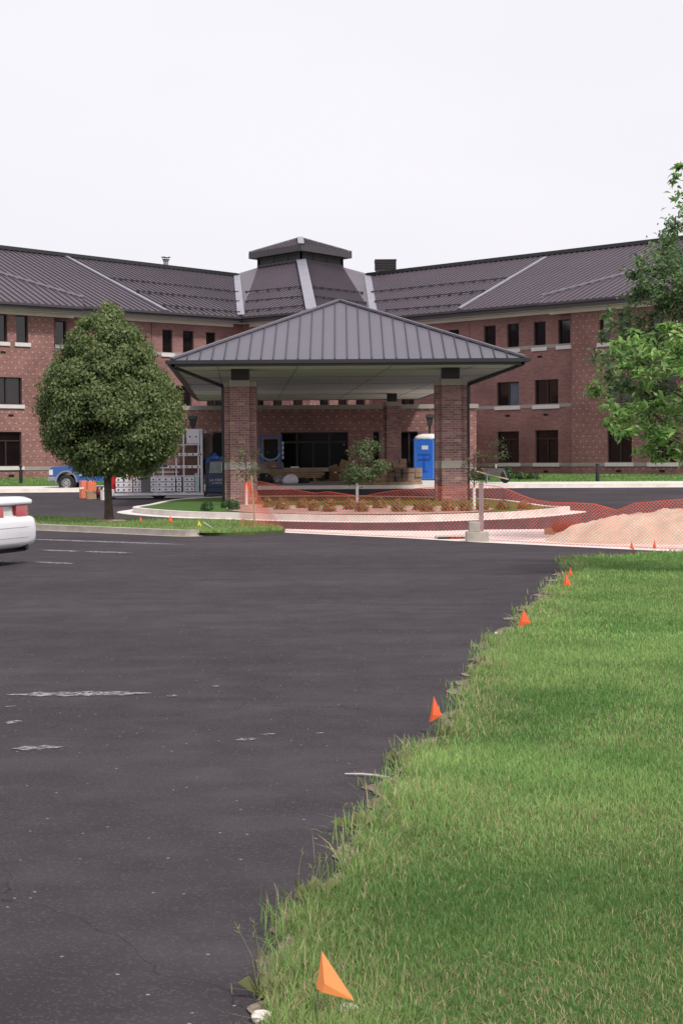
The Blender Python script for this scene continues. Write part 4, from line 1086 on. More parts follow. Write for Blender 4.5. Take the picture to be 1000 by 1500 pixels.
far_r = [(5.5, 72), (22, 68), (22, 84), (5.5, 90)]
scatter(far_l, 60, .06, .06, 33, .10, 'grass', 'far strip of lawn at the foot of the left wing', .1, .0)
scatter(far_r, 60, .06, .06, 34, .10, 'grass', 'far strip of lawn at the foot of the right wing', .1, .0)
# tall weeds on the asphalt by the near corner
def weeds(px, py, n, hmax, label, seed):
    b = G(px, py); r = random.Random(seed); mb = MB()
    for i in range(n):
        a = r.uniform(0, 6.28); h = hmax * r.uniform(.5, 1); l = h * r.uniform(.1, .5); c = b + Vector((r.uniform(-.05, .05), r.uniform(-.05, .05), 0))
        d = Vector((math.cos(a) * l, math.sin(a) * l, 0)); mb.tube([c, c + d * .3 + up * h * .55, c + d + up * h], [.0016, .0012, .0006], 4, False)
        for k in range(3):
            q = c + d * (.8 + .07 * k) + up * h * (.85 + .05 * k); w = Vector((r.uniform(-.015, .015), r.uniform(-.015, .015), .012)); mb.tube([q, q + w], [.002, .0006], 4, False)
    for i in range(10):
        a = r.uniform(0, 6.28); c = b + Vector((r.uniform(-.03, .03), r.uniform(-.03, .03), 0)); d = Vector((math.cos(a), math.sin(a), 0)) * r.uniform(.05, .12); s = Vector((-d.y, d.x, 0)).normalized() * .004
        mb.poly([c - s, c + s, c + s * .8 + d * .6 + up * .07]); mb.poly([c - s, c + s * .8 + d * .6 + up * .07, c + d + up * .05])
    o = obj('weed', mb, MT['weed'], loc=tuple(b)); setp(o, label, 'weed', 'weeds along the asphalt edge')
MT['weed'] = plain('weed_stem', (.20, .22, .09), .8, .3, 8)
weeds(385, 1462, 8, .26, 'tall seeding weed nearest the bottom edge, left of the nearest orange flag', 1)
weeds(452, 1318, 7, .19, 'wispy weed on the asphalt beside the bare patch of verge', 2)
weeds(521, 1215, 5, .14, 'weed leaning over the asphalt above the bare patch of verge', 3)
weeds(655, 1078, 5, .13, 'weed beside the second nearest orange flag', 4)
weeds(706, 985, 4, .16, 'thin weed on the verge between the second and third flags', 5)
weeds(585, 1120, 7, .13, 'leafy weed at the end of the pale bent stick', 6)

# ------------------------------------------------------------------ marker flags
def flag(tip, lft, rgt, base_y, label, col_='orange', group='orange marker flags', fold=.14):
    """pennant: three pixel corners around stake"""
    b = G(tip[0], base_y); Y = b.y
    o = thing('marker_flag', label, 'flag', tuple(b), 0, group)
    T, Lp, Rp = at(*tip, Y), at(*lft, Y), at(*rgt, Y); m = (T * .52 + Lp * .22 + Rp * .26) + Vector((0, -(Rp - Lp).length * fold, 0))
    mb = MB(); th = Vector((0, .002, 0))
    fl = T * .38 + Lp * .62; q = T * .25 + Rp * .18 + Lp * .57 + Vector((.0, -.02, 0))
    n0 = Lp + (Rp - Lp) * .16 + Vector((0, -.018, 0))
    for s in (0, 1):
        dd = th * s
        mb.poly([T + dd, fl + dd, Lp + dd, n0 + dd, q + dd]); mb.poly([T + dd, q + dd, n0 + dd, Rp * .985 + Lp * .015 + dd, Rp + (T - Rp) * .06 + dd])
    obj('pennant', mb, MT[col_], o, smooth=False)
    mb = MB(); mb.tube([Vector((Lp.x + .003, Y + .004, b.z)), Vector((Lp.x + .003, Y + .004, Lp.z)), T + Vector((0, .004, 0))], .0016, 5); obj('wire_stake', mb, MT['galv'], o)
    return o
flag((471, 1393), (463, 1448), (519, 1466), 1497, 'large orange flag nearest the viewer, at the bottom of the lawn edge', 'orange2')if False else None
MT['orange2'] = plain('faded_orange_plastic', (.95, .30, .10), .5, .08, 6)
MT['orange2'].node_tree.nodes['Principled BSDF'].inputs['Roughness'].default_value = .5
flag((471, 1393), (463, 1448), (519, 1466), 1497, 'large orange flag nearest the viewer, at the bottom of the lawn edge', 'orange2')
flag((635, 1020), (628, 1058), (647, 1048), 1075, 'folded orange flag on the asphalt edge, second nearest the viewer')
flag((766, 892), (758, 918), (777, 912), 930, 'orange flag on the lawn edge halfway along, third from the viewer')
flag((828, 839), (825, 857), (837, 859), 864, 'orange flag near the far corner of the lawn, front one of a close pair')
flag((835, 831), (831, 841), (838, 843), 849, 'small orange flag right behind another at the far lawn corner')
flag((924, 793), (922, 803), (929, 806), 809, 'left of two small orange flags in front of the sand pile')
flag((958, 791), (955, 803), (961, 804), 808, 'right of two small orange flags in front of the sand pile')
flag((206, 756.5), (203.5, 763), (210, 765), 769, 'tiny orange flag on the grass strip nearest the shade tree trunk')
flag((250, 755), (246, 764), (254, 765), 772, 'orange flag on the grass strip midway between trunk and net')
flag((291, 762.5), (287.5, 774), (298.5, 773.5), 776, 'yellow flag on the grass strip', 'yellow', 'yellow marker flag')
mb = MB(); p0 = G(298, 768, .12); p1 = G(317, 777, .06); mb.tube([p0 + up * .05, p1], .008, 6)
setp(obj('stick', mb, MT['white'], loc=tuple(p1)), 'thin pale stick leaning beside the yellow flag', 'stick')
mb = MB(); pts = [G(x, y, .012) for x, y in ((505, 1133.5), (530, 1134), (552, 1136), (568, 1139), (580, 1144))]; mb.tube(pts, [.004, .0065, .0065, .006, .005], 6)
setp(obj('stick', mb, plain('bleached_stick', (.5, .44, .42), .7, .15, 12), loc=tuple(pts[0])), 'pale bent stick lying on the asphalt with one end in the grass', 'stick')

# stones along the verge
for i, (x, y, s, lb_) in enumerate([(508, 1478, .03, 'pale stone half buried below the nearest orange flag'), (495, 1484, .018, 'small stone left of the pale half buried one'), (686, 1101, .012, 'pebble left of the white pair in the verge'),
                           (700, 1099, .016, 'white pebble in the verge grass below the second flag'), (726, 928, .02, 'white pebble on the asphalt left of the third flag'), (712, 954, .015, 'pebble on the asphalt by the lawn edge, below the third flag'),
                           (383, 1490, .035, 'broken asphalt lump in the bottom verge')]):
    p = G(x, y, .01); mb = MB(); mb.blob(tuple(p), (s, s * .8, s * .6), i, 8, 5, .12); setp(obj('stone', mb, MT['concrete'], loc=tuple(p), smooth=False), lb_, 'stone', 'stones along the verge')

# ------------------------------------------------------------------ sand pile
sp = MB(); cxs = at(985, 790, 31.2); nx, ny = 110, 60; rings = []
sw = lambda u, v: .52 * max(0, 1 - u * u * (1.0 if u > 0 else 1) - v * v) ** .9
rs = np.random.default_rng(3); grid = {}
for i in range(nx + 1):
    for j in range(ny + 1):
        u = -1 + 2 * i / nx; v = -1 + 2 * j / ny
        x = cxs.x + .45 + u * 2.9; y = 31.4 + v * 1.9
        r2 = (u * u) ** 1 + v * v; prof_ = max(0, 1 - math.sqrt(r2)) ; hgt = .56 * (1 - (1 - min(1, prof_ * 1.25)) ** 1.9)
        hgt += .05 * math.sin(x * 3.1 + y * 2) * min(1, hgt * 6) * .5 + .03 * math.sin(x * 7.3 - y * 5) * min(1, hgt * 6) * .5
        hgt += (float(vnoise(np.array([x + 40]), np.array([y + 40]), .2, 12)[0]) - .5) * .09 * min(1, hgt * 6)
        grid[i, j] = len(sp.v); sp.v.append(Vector((x, y, hgt - .012)))
for i in range(nx):
    for j in range(ny): sp.f.append((grid[i, j], grid[i + 1, j], grid[i + 1, j + 1], grid[i, j + 1]))
sand = obj('sand_pile', sp, MT['sand'], loc=(cxs.x, 31.4, 0), smooth=True); setp(sand, 'low spreading pile of tan sand behind the orange net at the right', 'sand pile')
def sandz(x, y):
    u = (x - cxs.x - .45) / 2.9; v = (y - 31.4) / 1.9; p = max(0, 1 - math.sqrt(u * u + v * v)); return .56 * (1 - (1 - min(1, p * 1.25)) ** 1.9)

# ------------------------------------------------------------------ orange net fence
fence = thing('safety_net_fence', 'long sagging orange plastic mesh fence across the drive, over the sand pile', 'fence', tuple(G(704, 790)))
base_px = [(376, 772), (415, 779), (500, 783.5), (600, 788), (700, 791.5), (760, 795), (830, 799), (900, 802), (1000, 806), (1180, 815)]
top_px = {376: 704.5, 395: 708, 418: 715, 440: 719, 463: 722.5, 479: 720, 500: 723, 520: 726, 536: 726, 555: 722, 575: 719, 605: 716, 636: 713.5, 670: 711, 704: 710, 725: 712, 744: 717, 765: 726, 784: 732.5, 810: 736, 838: 736.5, 870: 738, 903: 747.5, 928: 737, 960: 734, 1000: 731, 1180: 720}
tk_ = sorted(top_px)
bl_ = [G(*p) for p in base_px]
def fence_pt(px, t):
    by = np.interp(px, [p[0] for p in base_px], [p[1] for p in base_px]); ty = np.interp(px, tk_, [top_px[k] for k in tk_])
    b = G(px, by)
    Yt = b.y + .06 * math.sin(px * .05) * t + (.9 * t * max(0, min(1, (px - 740) / 120)))
    tp = at(px, ty, Yt)
    p = b * (1 - t) + tp * t
    sag = .035 * math.sin(px * .11 + t * 4) + .02 * math.sin(px * .31 - t * 7)
    p.y += sag * math.sin(math.pi * t)
    sz = sandz(p.x, p.y)
    if p.z < sz + .02: p.z = sz + .02
    return p
def netmesh(fn, nu, nv, w, name, parent, mat):
    """diamond net: fn(i/nu, j/nv) ; strands between alternating nodes"""
    P = {}
    for i in range(nu + 1):
        for j in range(nv + 1): P[i, j] = fn(i / nu, j / nv)
    mb = MB()
    def ribbon(a, b, w=w):
        d = b - a
        n = Vector((0, -1, 0)); s = d.cross(n)
        if s.length < 1e-6: return
        s.normalize(); s *= w / 2; i = len(mb.v); mb.v += [a - s, b - s, b + s, a + s]; mb.f.append((i, i + 1, i + 2, i + 3))
    for i in range(nu):
        for j in range(nv):
            if (i + j) % 2 == 0: ribbon(P[i, j], P[i + 1, j + 1])
            else: ribbon(P[i + 1, j], P[i, j + 1])
    for i in range(nu): ribbon(P[i, nv], P[i + 1, nv], w * 2.0); ribbon(P[i, 0], P[i + 1, 0], w * 1.2)
    o = obj(name, mb, mat, parent); return o
def lut(px0, px1, n):
    return [px0 + (px1 - px0) * i / n for i in range(n + 1)]
netmesh(lambda u, v: fence_pt(376 + (1180 - 376) * u, v), 300, 28, .0052, 'net', fence, MT['net'])
# the loose end wrapped to the left around the wooden stake
def wrap_pt(u, v):
    # u left->right, v bottom->top ; pixel outline of the folded end
    bl0, bl1 = (349, 772), (421, 780); tl, tr2 = (359, 708), (366, 705)
    if v < .5: m = v / .5; lx = 349 + 3 * m; rx = 421 - 31 * m
    else: m = (v - .5) / .5; lx = 352 + 7 * m; rx = 390 - 24 * m
    px = lx + (rx - lx) * u; py = (772 + 8 * u) * (1 - v) + (708 - 3 * u) * v
    Yb = G(385, 776).y; p = at(px, py, Yb - .25 + .12 * math.sin(u * 9 + v * 3) * (1 - .5 * v)); return p
netmesh(wrap_pt, 30, 30, .0058, 'net', fence, MT['net'])
def slack_pt(u, v):    # slack fold lying across the drive right of the post
    px = 742 + 132 * u; y0 = 738 + 42 * u; p = at(px, y0 + 14 - 15 * v, 33.6 - 1.2 * u + .2 * math.sin(u * 11)); 
    return p
# posts
mb = MB(); b = G(374, 776, .03); t = at(368.5, 697, b.y); mb.bar(b - up * .1, t, .035, .035, Vector((0, 1, 0))); obj('wooden_stake', mb, MT['wood'], fence)
pb = G(704, 785); pt = at(704.5, 707, pb.y); pb2 = at(704.5, 780, pb.y)
mb = MB(); mb.box(pt.x - .045, pt.x + .045, pb.y + .0, pb.y + .08, 0.02, pt.z); mb.box(pt.x - .05, pt.x + .05, pb.y - .005, pb.y + .085, pt.z, pt.z + .012)
for k in range(9): mb.box(pt.x - .008, pt.x + .008, pb.y - .012, pb.y, .45 + k * .07, .475 + k * .07)
obj('steel_post', mb, MT['galv'], fence)
bk = MB(); c = G(699.5, 794); s_ = 2400 / c.y
bk.box(c.x - 16.5 / s_, c.x + 16.5 / s_, c.y + .02, c.y + .34, 0, .19)
lowb = obj('concrete_block', bk, MT['oldconcrete'], loc=tuple(c), bevel=.008); setp(lowb, 'wide lower concrete block weighting the grey fence post', 'concrete block')
bk = MB(); bk.box(c.x - 12 / s_, c.x + 3.5 / s_, c.y + .05, c.y + .30, .191, .38)
upb = obj('concrete_block', bk, MT['oldconcrete'], loc=(c.x, c.y, .19), bevel=.008); setp(upb, 'smaller concrete block stacked on top of the wide one at the fence post', 'concrete block')
# timber and rolled net by the sand
a = G(798, 783); b = G(840, 785); mb = MB(); mb.bar(a + up * .07, b + up * .07 + Vector((0, .5, 0)), .2, .13)
setp(obj('timber_block', mb, MT['wood'], loc=tuple(a), bevel=.006), 'short squared timber lying on the concrete left of the sand pile', 'timber')
a = at(814, 771, 33.2); b = at(872, 777, 32.2); mb = MB(); mb.tube([a, (a + b) / 2 + up * .02, b], [.12, .13, .1], 12)
mb2 = mb; rolled = obj('rolled_net', mb, plain('rolled_net_plastic', (.28, .075, .045), .8, .4, 22, bump=1), loc=tuple(a)); setp(rolled, 'dark red roll of spare mesh lying across the timber by the sand', 'net roll')

# ------------------------------------------------------------------ wheel helper and vehicles (local: x forward, y left, z up)
def wheel(parent, x, y, r, w, hub='chrome'):
    mb = MB(); s = 1 if y > 0 else -1
    prof2 = [(.62, -.5), (.9, -.5), (1, -.36), (1, .36), (.9, .5), (.62, .5)]
    rings = []
    for k in range(25):
        a = 2 * math.pi * k / 24; rings.append([(x + math.cos(a) * r * q[0], y + q[1] * w, r + math.sin(a) * r * q[0]) for q in prof2])
    mb.loft(rings, cap=False); t = obj('wheel', mb, MT['dark'], parent, world=False, smooth=True)
    mb = MB(); rr = r * .62
    yo = y + s * w * .32
    mb.tube([(x, y - s * w * .3, r), (x, yo, r)], [rr, rr], 18)
    mb.tube([(x, yo, r), (x, yo + s * .03, r)], [rr * .92, rr * .75], 18); mb.tube([(x, yo + s * .03, r), (x, yo + s * .06, r)], [rr * .3, rr * .24], 12)
    obj('rim', mb, MT[hub], t, world=False)
    mb = MB()
    for k in range(8):
        a = k * math.pi / 4; mb.tube([(x + math.cos(a) * rr * .52, yo + s * .02, r + math.sin(a) * rr * .52), (x + math.cos(a) * rr * .52, yo + s * .035, r + math.sin(a) * rr * .52)], rr * .13, 8)
    obj('rim_holes', mb, MT['dark'], t, world=False)
def section(x, hw, zb, zt, p=4.0, n=28, zc=None):
    out = []
    for k in range(n):
        a = 2 * math.pi * k / n; c, s = math.cos(a), math.sin(a)
        out.append((x, hw * math.copysign(abs(c) ** (2 / p), c), (zb + zt) / 2 + (zt - zb) / 2 * math.copysign(abs(s) ** (2 / p), s)))
    return out
def textobj(s, size, mat, parent, loc, rot, name='lettering', shear=0, ext=.003):
    cu_ = bpy.data.curves.new('t', 'FONT'); cu_.body = s; cu_.size = size; cu_.extrude = ext; cu_.shear = shear; cu_.align_x = 'CENTER'
    to = bpy.data.objects.new('t', cu_); col.objects.link(to); bpy.context.view_layer.update()
    me = bpy.data.meshes.new_from_object(to.evaluated_get(bpy.context.evaluated_depsgraph_get())); bpy.data.objects.remove(to); me.name = name
    o = link(name, me, mat, parent); me.materials.clear(); me.materials.append(mat); o.location = loc; o.rotation_euler = rot; return o

# white sedan, rear end in frame
YC = 24.9; pc = at(21.5, 833, YC); ang = math.atan2(.275, -.961)
hd = Vector((math.cos(ang), math.sin(ang), 0))
sed = thing('sedan', 'white sedan parked at the left edge showing its red tail lamps', 'car', (pc.x, pc.y, 0), ang)
# origin = centre of rear bumper at ground; body extends +x
st = [(.0, .70, .36, .66, 4), (.02, .78, .32, .715, 5), (.07, .87, .28, .755, 5.5), (.2, .91, .25, .78, 6), (.5, .925, .22, .82, 6), (1.2, .93, .2, .86, 4.5), (3.3, .93, .2, .84, 4.5), (4.5, .91, .2, .74, 4), (4.9, .84, .26, .64, 3.6), (5.02, .7, .36, .56, 3)]
mb = MB(); mb.loft([section(*s) for s in st]); body = obj('body', mb, MT['carwhite'], sed, world=False, smooth=True)
# trunk and fenders upper
mb = MB()
tk2 = [(.13, .74, .60, .90, 4), (.15, .79, .6, .97, 4), (.22, .82, .6, 1.01, 4.2), (.45, .85, .6, 1.03, 4.5), (1.1, .87, .6, 1.06, 4.5), (1.7, .88, .6, 1.06, 4.5), (3.6, .88, .6, 1.02, 4.5), (4.4, .86, .55, .9, 4), (4.85, .76, .5, .76, 3.5)]
mb.loft([section(*s) for s in tk2]); obj('trunk_lid', mb, MT['carwhite'], sed, world=False, smooth=True)
mb = MB(); lip = [(.05, .70, .93, .985, 5), (.08, .78, .925, 1.01, 6), (.2, .82, .93, 1.05, 6), (.45, .83, .95, 1.058, 6)]
mb.loft([section(*s) for s in lip]); obj('spoiler', mb, MT['carwhite'], sed, world=False, smooth=True)
mb = MB(); gh = [(1.0, .62, .98, 1.08, 4), (1.7, .66, .98, 1.38, 4), (2.1, .64, .98, 1.45, 4), (3.0, .64, .98, 1.44, 4), (3.8, .7, .95, 1.02, 4)]
mb.loft([section(*s) for s in gh]); obj('cabin', mb, MT['glass'], sed, world=False, smooth=True)
mb = MB(); mb.loft([section(x, w, 1.36, z, 3) for x, w, z in ((1.65, .55, 1.39), (1.9, .6, 1.455), (2.8, .6, 1.46), (3.15, .56, 1.40))]); obj('roof_panel', mb, MT['carwhite'], sed, world=False, smooth=True)
# tail lamps: curved bands following rear corners
def lampband(y0, y1, z0_, z1_, x_of, name, mat, par, n=10, th=.03):
    mb = MB()
    for k in range(n):
        ya = y0 + (y1 - y0) * k / n; yb = y0 + (y1 - y0) * (k + 1) / n; xa, xb = x_of(ya), x_of(yb)
        mb.hexa([(xa, ya, z0_), (xb, yb, z0_), (xb + th, yb, z0_), (xa + th, ya, z0_)], [(xa + .012, ya, z1_), (xb + .012, yb, z1_), (xb + th + .02, yb, z1_), (xa + th + .02, ya, z1_)])
    return obj(name, mb, mat, par, world=False, smooth=False)
xo = lambda y: .055 + .17 * max(0, (abs(y) - .5) / .35) ** 2.2
tl1 = lampband(-.86, -.21, .72, .915, xo, 'tail_lamp', MT['lens'], sed); tl2 = lampband(.21, .86, .72, .915, xo, 'tail_lamp', MT['lens'], sed)
MT['lens2'] = carpaint('pale_red_lens', (.62, .22, .20), .8, .2)
lampband(-.42, -.30, .76, .885, lambda y: .085, 'reverse_lens', MT['lens2'], tl1, 2); lampband(.30, .42, .76, .885, lambda y: .085, 'reverse_lens', MT['lens2'], tl2, 2)
lampband(-.21, .21, .70, .915, lambda y: .13, 'plate_recess', plain('grey_recess', (.13, .12, .13), .5), sed, 2)
lampband(-.155, .155, .71, .885, lambda y: .10, 'licence_plate', plain('plate_white', (.62, .62, .60), .5), sed, 2)
lampband(-.78, .78, .915, .935, lambda y: .085 + .14 * max(0, (abs(y) - .5) / .35) ** 2.2, 'lamp_trim', plain('red_grey_trim', (.32, .15, .16), .4), sed, 10, .05)
for z in (.43, .585):
    lampband(-.80, .80, z, z + .012, lambda y: .005 + .2 * max(0, (abs(y) - .45) / .4) ** 2.4 - .012, 'bumper_groove', plain('groove_grey', (.4, .4, .42), .5), sed, 12, .04)
mb = MB(); mb.box(.2, 1.0, -.78, .78, .19, .27); obj('underbody', mb, MT['dark'], sed, world=False)
mb = MB(); mb.tube([(.04, -.52, .265), (.4, -.52, .265)], .045, 10); mb.tube([(.04, .52, .265), (.4, .52, .265)], .045, 10); obj('exhaust', mb, MT['dark'], sed, world=False)
for x, y in ((1.05, .8), (1.05, -.8), (3.95, .8), (3.95, -.8)): wheel(sed, x, y, .33, .21)

# blue pickup, facing left
pk = G(94, 721); PX0 = at(71.5, 700, 66).x
pick = thing('pickup_truck', 'blue pickup truck with white door lettering, facing left, partly behind the shade tree', 'truck', (PX0, 67.0, gz(66)), math.pi)
# local x forward -> world -x. origin at the nose; body extends to -x local
L_ = 4.7
def pv(pts, y0, y1, name, mat, par=pick, bevel=.04):
    mb = MB(); mb.prism(pts, y0, y1); return obj(name, mb, MT[mat], par, world=False, bevel=bevel)
def arch(cx, r, z0_, n=10, flip=False):
    return [(cx + r * math.cos(math.pi * k / n), z0_ + r * math.sin(math.pi * k / n) * .95) for k in range(n + 1)]
bodyp = [(0, .42), (0, .86), (-.08, .98), (-1.15, 1.04), (-4.6, 1.04), (-4.68, .5), (-4.1, .42)] + [(-3.62 - .40 * math.cos(math.pi * k / 10), .40 + .40 * math.sin(math.pi * k / 10)) for k in range(11)][0:11] + [(-1.0, .36)] + [(-.68 - .38 * math.cos(math.pi * k / 10), .36 + .41 * math.sin(math.pi * k / 10)) for k in range(11)] + [(-.1, .40)]
bp = pv(bodyp, -.80, .80, 'body', 'carblue')
cabp = [(-1.15, 1.02), (-1.75, 1.50), (-2.65, 1.54), (-2.85, 1.02)]
pv(cabp, -.70, .70, 'cab', 'carblue')
pv([(-1.30, 1.05), (-1.78, 1.45), (-2.1, 1.46), (-2.1, 1.05)], .70, .712, 'side_window', 'glass', pick, 0); pv([(-2.17, 1.05), (-2.17, 1.46), (-2.58, 1.47), (-2.70, 1.05)], .70, .712, 'side_window', 'glass', pick, 0)
pv([(-1.17, 1.06), (-1.19, 1.045), (-1.72, 1.475), (-1.70, 1.49)], -.62, .62, 'windscreen', 'glass', pick, 0)
MT['trimwhite'] = plain('white_pinstripe', (.55, .57, .62), .5)
mb = MB()
for k in range(10):
    a0 = math.pi * k / 10; a1 = math.pi * (k + 1) / 10; f = lambda a, r: (-.68 - r * math.cos(a), .36 + r * 1.05 * math.sin(a))
    p = [f(a0, .40), f(a1, .40), f(a1, .46), f(a0, .46)]; mb.prism(p, .802, .825)
obj('wheel_arch_trim', mb, MT['galv'], pick, world=False)
pv([(-1.1, .625), (-1.1, .66), (-4.6, .66), (-4.6, .625)], .802, .81, 'side_trim', 'trimwhite', pick, 0)
for xx in (-1.32, -2.42): pv([(xx, .45), (xx, 1.03), (xx - .015, 1.03), (xx - .015, .45)], .801, .806, 'door_gap', 'dark', pick, 0)
pv([(.06, .42), (.06, .58), (-.25, .58), (-.25, .42)], -.8, .82, 'bumper', 'galv', pick, .02); pv([(.012, .66), (.012, .86), (-.14, .88), (-.14, .66)], .62, .81, 'headlight', 'alum', pick, 0)
pv([(.012, .66), (.012, .86), (-.02, .86), (-.02, .66)], -.6, .6, 'grille', 'dark', pick, 0)
mb = MB(); mb.rbox(Vector((-1.28, .86, 1.06)), .08, .18, .13); obj('wing_mirror', mb, MT['carblue'], pick, world=False)
for x, y in ((-.68, .74), (-.68, -.74), (-3.62, .74), (-3.62, -.74)): wheel(pick, x, y, .33, .2)
# +y local = world -y (rotated 180) : towards the viewer
textobj('Comfort', .27, MT['trimwhite'], pick, (-1.72, .806, .83), (R(90), 0, R(180)), shear=.4)
pv([(-1.36, .715), (-1.36, .745), (-2.36, .745), (-2.36, .715)], .802, .808, 'door_stripe', 'trimwhite', pick, 0)
mb = MB(); mb.tube([(-2.22, .80, .86), (-2.22, .812, .86)], .10, 14); obj('door_emblem', mb, plain('emblem_gold', (.6, .35, .15), .5), pick, world=False)

# clutter beside the pickup
def boxthing(name, px, py, w, h, d, mat, label, cat, rz=0, Yo=None, dz=0, parts=None):
    b = G(px, py, dz) if Yo is None else at(px, py, Yo); mb = MB()
    mb.rbox(b, w, d, h, rz); o = obj(name, mb, mat, loc=tuple(b), bevel=.012); setp(o, label, cat); return o, b
o, b = boxthing('toolbox_cabinet', 129, 730, .52, .62, .45, MT['orange3'] if 'orange3' in MT else MT['orange'], 'orange steel cabinet standing on the asphalt in front of the pickup', 'cabinet', .35)
MT['orange3'] = plain('orange_paint', (.80, .22, .12), .5, .1, 4); o.data.materials[0] = MT['orange3']
mb = MB(); mb.rbox(b + Vector((-.16, -.31, .33)), .16, .012, .07, .35); obj('pale_sticker', mb, MT['white'], o)
mb = MB(); mb.rbox(b + Vector((.02, -.26, .02)), .012, .012, .57, .35); obj('door_seam', mb, MT['dark'], o)
b = G(134, 731); mb = MB(); mb.rbox(b, .32, .3, .26, .3); mb.rbox(b + Vector((-.12, 0, .26)), .12, .28, .05, .3, -.5); mb.rbox(b + Vector((.12, 0, .24)), .12, .28, .05, .3, .5)
setp(obj('cardboard_box', mb, MT['wood'], loc=tuple(b)), 'small open tan box at the foot of the orange cabinet', 'box')
b = G(146, 732); mb = MB(); mb.tube([b + Vector((-.08, 0, .25)), b + Vector((-.03, 0, .25))], .2, 16); mb.tube([b + Vector((.1, 0, .25)), b + Vector((.05, 0, .25))], .2, 16)
reel = obj('hose_reel', mb, MT['dark'], loc=tuple(b)); setp(reel, 'round black and red hose reel beside the white bucket', 'hose reel')
mb = MB(); mb.tube([b + Vector((-.03, 0, .25)), b + Vector((.05, 0, .25))], .14, 14); mb.bar(b + Vector((.12, -.12, 0)), b + Vector((.05, 0, .36)), .03, .03); mb.bar(b + Vector((.12, .12, 0)), b + Vector((.05, 0, .36)), .03, .03); mb.rbox(b + Vector((.12, 0, 0)), .2, .3, .22); obj('reel_frame', mb, MT['red'], reel)
b = G(152.5, 732.5); mb = MB(); mb.tube([b, b + up * .33], [.11, .13], 14); mb.tube([b + up * .33, b + up * .35], [.14, .14], 14); bkt = obj('bucket', mb, MT['white'], loc=tuple(b)); setp(bkt, 'white plastic bucket left of the shade tree trunk', 'bucket')
mb = MB(); mb.tube([b + Vector((.14 * math.cos(t), -.02, .34 - .13 * math.sin(t))) for t in np.linspace(0, math.pi, 9)], .006, 5); obj('handle', mb, MT['galv'], bkt)

# glass rack truck facing right
gx0 = at(155, 720, 56.6).x; sgt = 2400 / 56.6
gt = thing('rack_truck', 'navy flatbed truck carrying tall grey glazier racks, nose behind the left brick column', 'truck', (gx0, 57.6, gz(57)), 0)
U = lambda px: (px - 155) / sgt
Zp = lambda py: 1.6 + (673.3 - py) / sgt - gz(57)
mb = MB(); mb.box(U(168), U(298), -.98, .9, Zp(725), Zp(721)); mb.box(U(168), U(298), -.85, .85, Zp(729), Zp(725.2)); flat = obj('flatbed', mb, MT['alum'], gt, world=False)
# rear end, red
mb = MB(); mb.box(U(157), U(168), -.85, .85, Zp(722), Zp(691)); obj('tailgate', mb, MT['red'], gt, world=False, bevel=.02)
mb = MB(); mb.box(U(157) - .08, U(168) - .0, -.92, .9, Zp(726), Zp(716)); obj('bumper', mb, MT['alum'], gt, world=False, bevel=.02)
mb = MB(); mb.box(U(156.3), U(158), -.8, -.62, Zp(712), Zp(698)); obj('tail_lamp', mb, MT['lens2'], gt, world=False)
# panel rows with dark suction pads
def padpanel(x0, x1, y0, y1, rows, cols, par=gt, yy=-1.02, body='boardgrey'):
    mb = MB(); g = (y1 - y0) / rows
    for r in range(rows): mb.box(U(x0), U(x1), yy, yy + .035, Zp(y0 + g * (r + 1)) + .012, Zp(y0 + g * r) - .012)
    mb.use(1)
    for r in range(rows):
        for c in range(cols):
            x = U(x0 + (x1 - x0) * (c + .5) / cols); z = Zp(y0 + g * (r + .5)); mb.tube([(x, yy - .02, z), (x, yy + .001, z)], .028, 8)
    obj('rack_panel', mb, [MT[body], MT['dark']], par, world=False)
padpanel(170, 194, 698, 720, 3, 3); padpanel(196, 207, 698, 720, 3, 2); padpanel(221, 229, 698, 720, 3, 1); padpanel(229.5, 257, 698, 720, 3, 3); padpanel(259, 266, 698, 720, 3, 1); padpanel(271, 285, 698, 720, 3, 2)
padpanel(274, 293, 629, 650, 1, 2, yy=-.98); padpanel(262, 296, 663, 667.5, 1, 4, yy=-.99); padpanel(246, 294, 681, 686, 1, 6, yy=-.99)
mb = MB()
for x in (269.5, 291, 296.5): mb.box(U(x) - .025, U(x) + .025, -.96, -.91, Zp(721), Zp(629))
for x in (258.5, 239, 225): mb.box(U(x) - .022, U(x) + .022, -.96, -.91, Zp(700), Zp(666 if x > 250 else 684))
for x in (186, 204, 219): mb.box(U(x) - .022, U(x) + .022, -.96, -.91, Zp(700), Zp(690))
for y in (629, 651, 667, 684, 697): mb.box(U(262), U(297), -.955, -.915, Zp(y) - .02, Zp(y) + .02)
for y in (684.5, 697): mb.box(U(222), U(262), -.955, -.915, Zp(y) - .02, Zp(y) + .02)
mb.box(U(170), U(262), -.955, -.915, Zp(691) - .015, Zp(691) + .015)
for x in (269.5, 296.5): mb.box(U(x) - .025, U(x) + .025, .5, .55, Zp(721), Zp(629)); mb.box(U(x) - .02, U(x) + .02, -.91, .5, Zp(629) - .04, Zp(629))
mb.box(U(294), U(297), -.99, -.9, Zp(721), Zp(628))
obj('rack_frame', mb, MT['alum'], gt, world=False)
mb = MB(); mb.box(U(207.5), U(220.5), -1.03, -.99, Zp(720), Zp(690)); obj('grey_cover', mb, plain('olive_grey_board', (.12, .125, .12), .6), gt, world=False)
mb = MB(); mb.box(U(286), U(292), -1.03, -.99, Zp(720), Zp(693)); obj('glass_strip', mb, plain('pale_glass', (.42, .52, .56), .2), gt, world=False)
mb = MB(); mb.box(U(181), U(254), -.6, -.2, Zp(721), Zp(688)); crates = obj('timber_load', mb, MT['card'], gt, world=False)
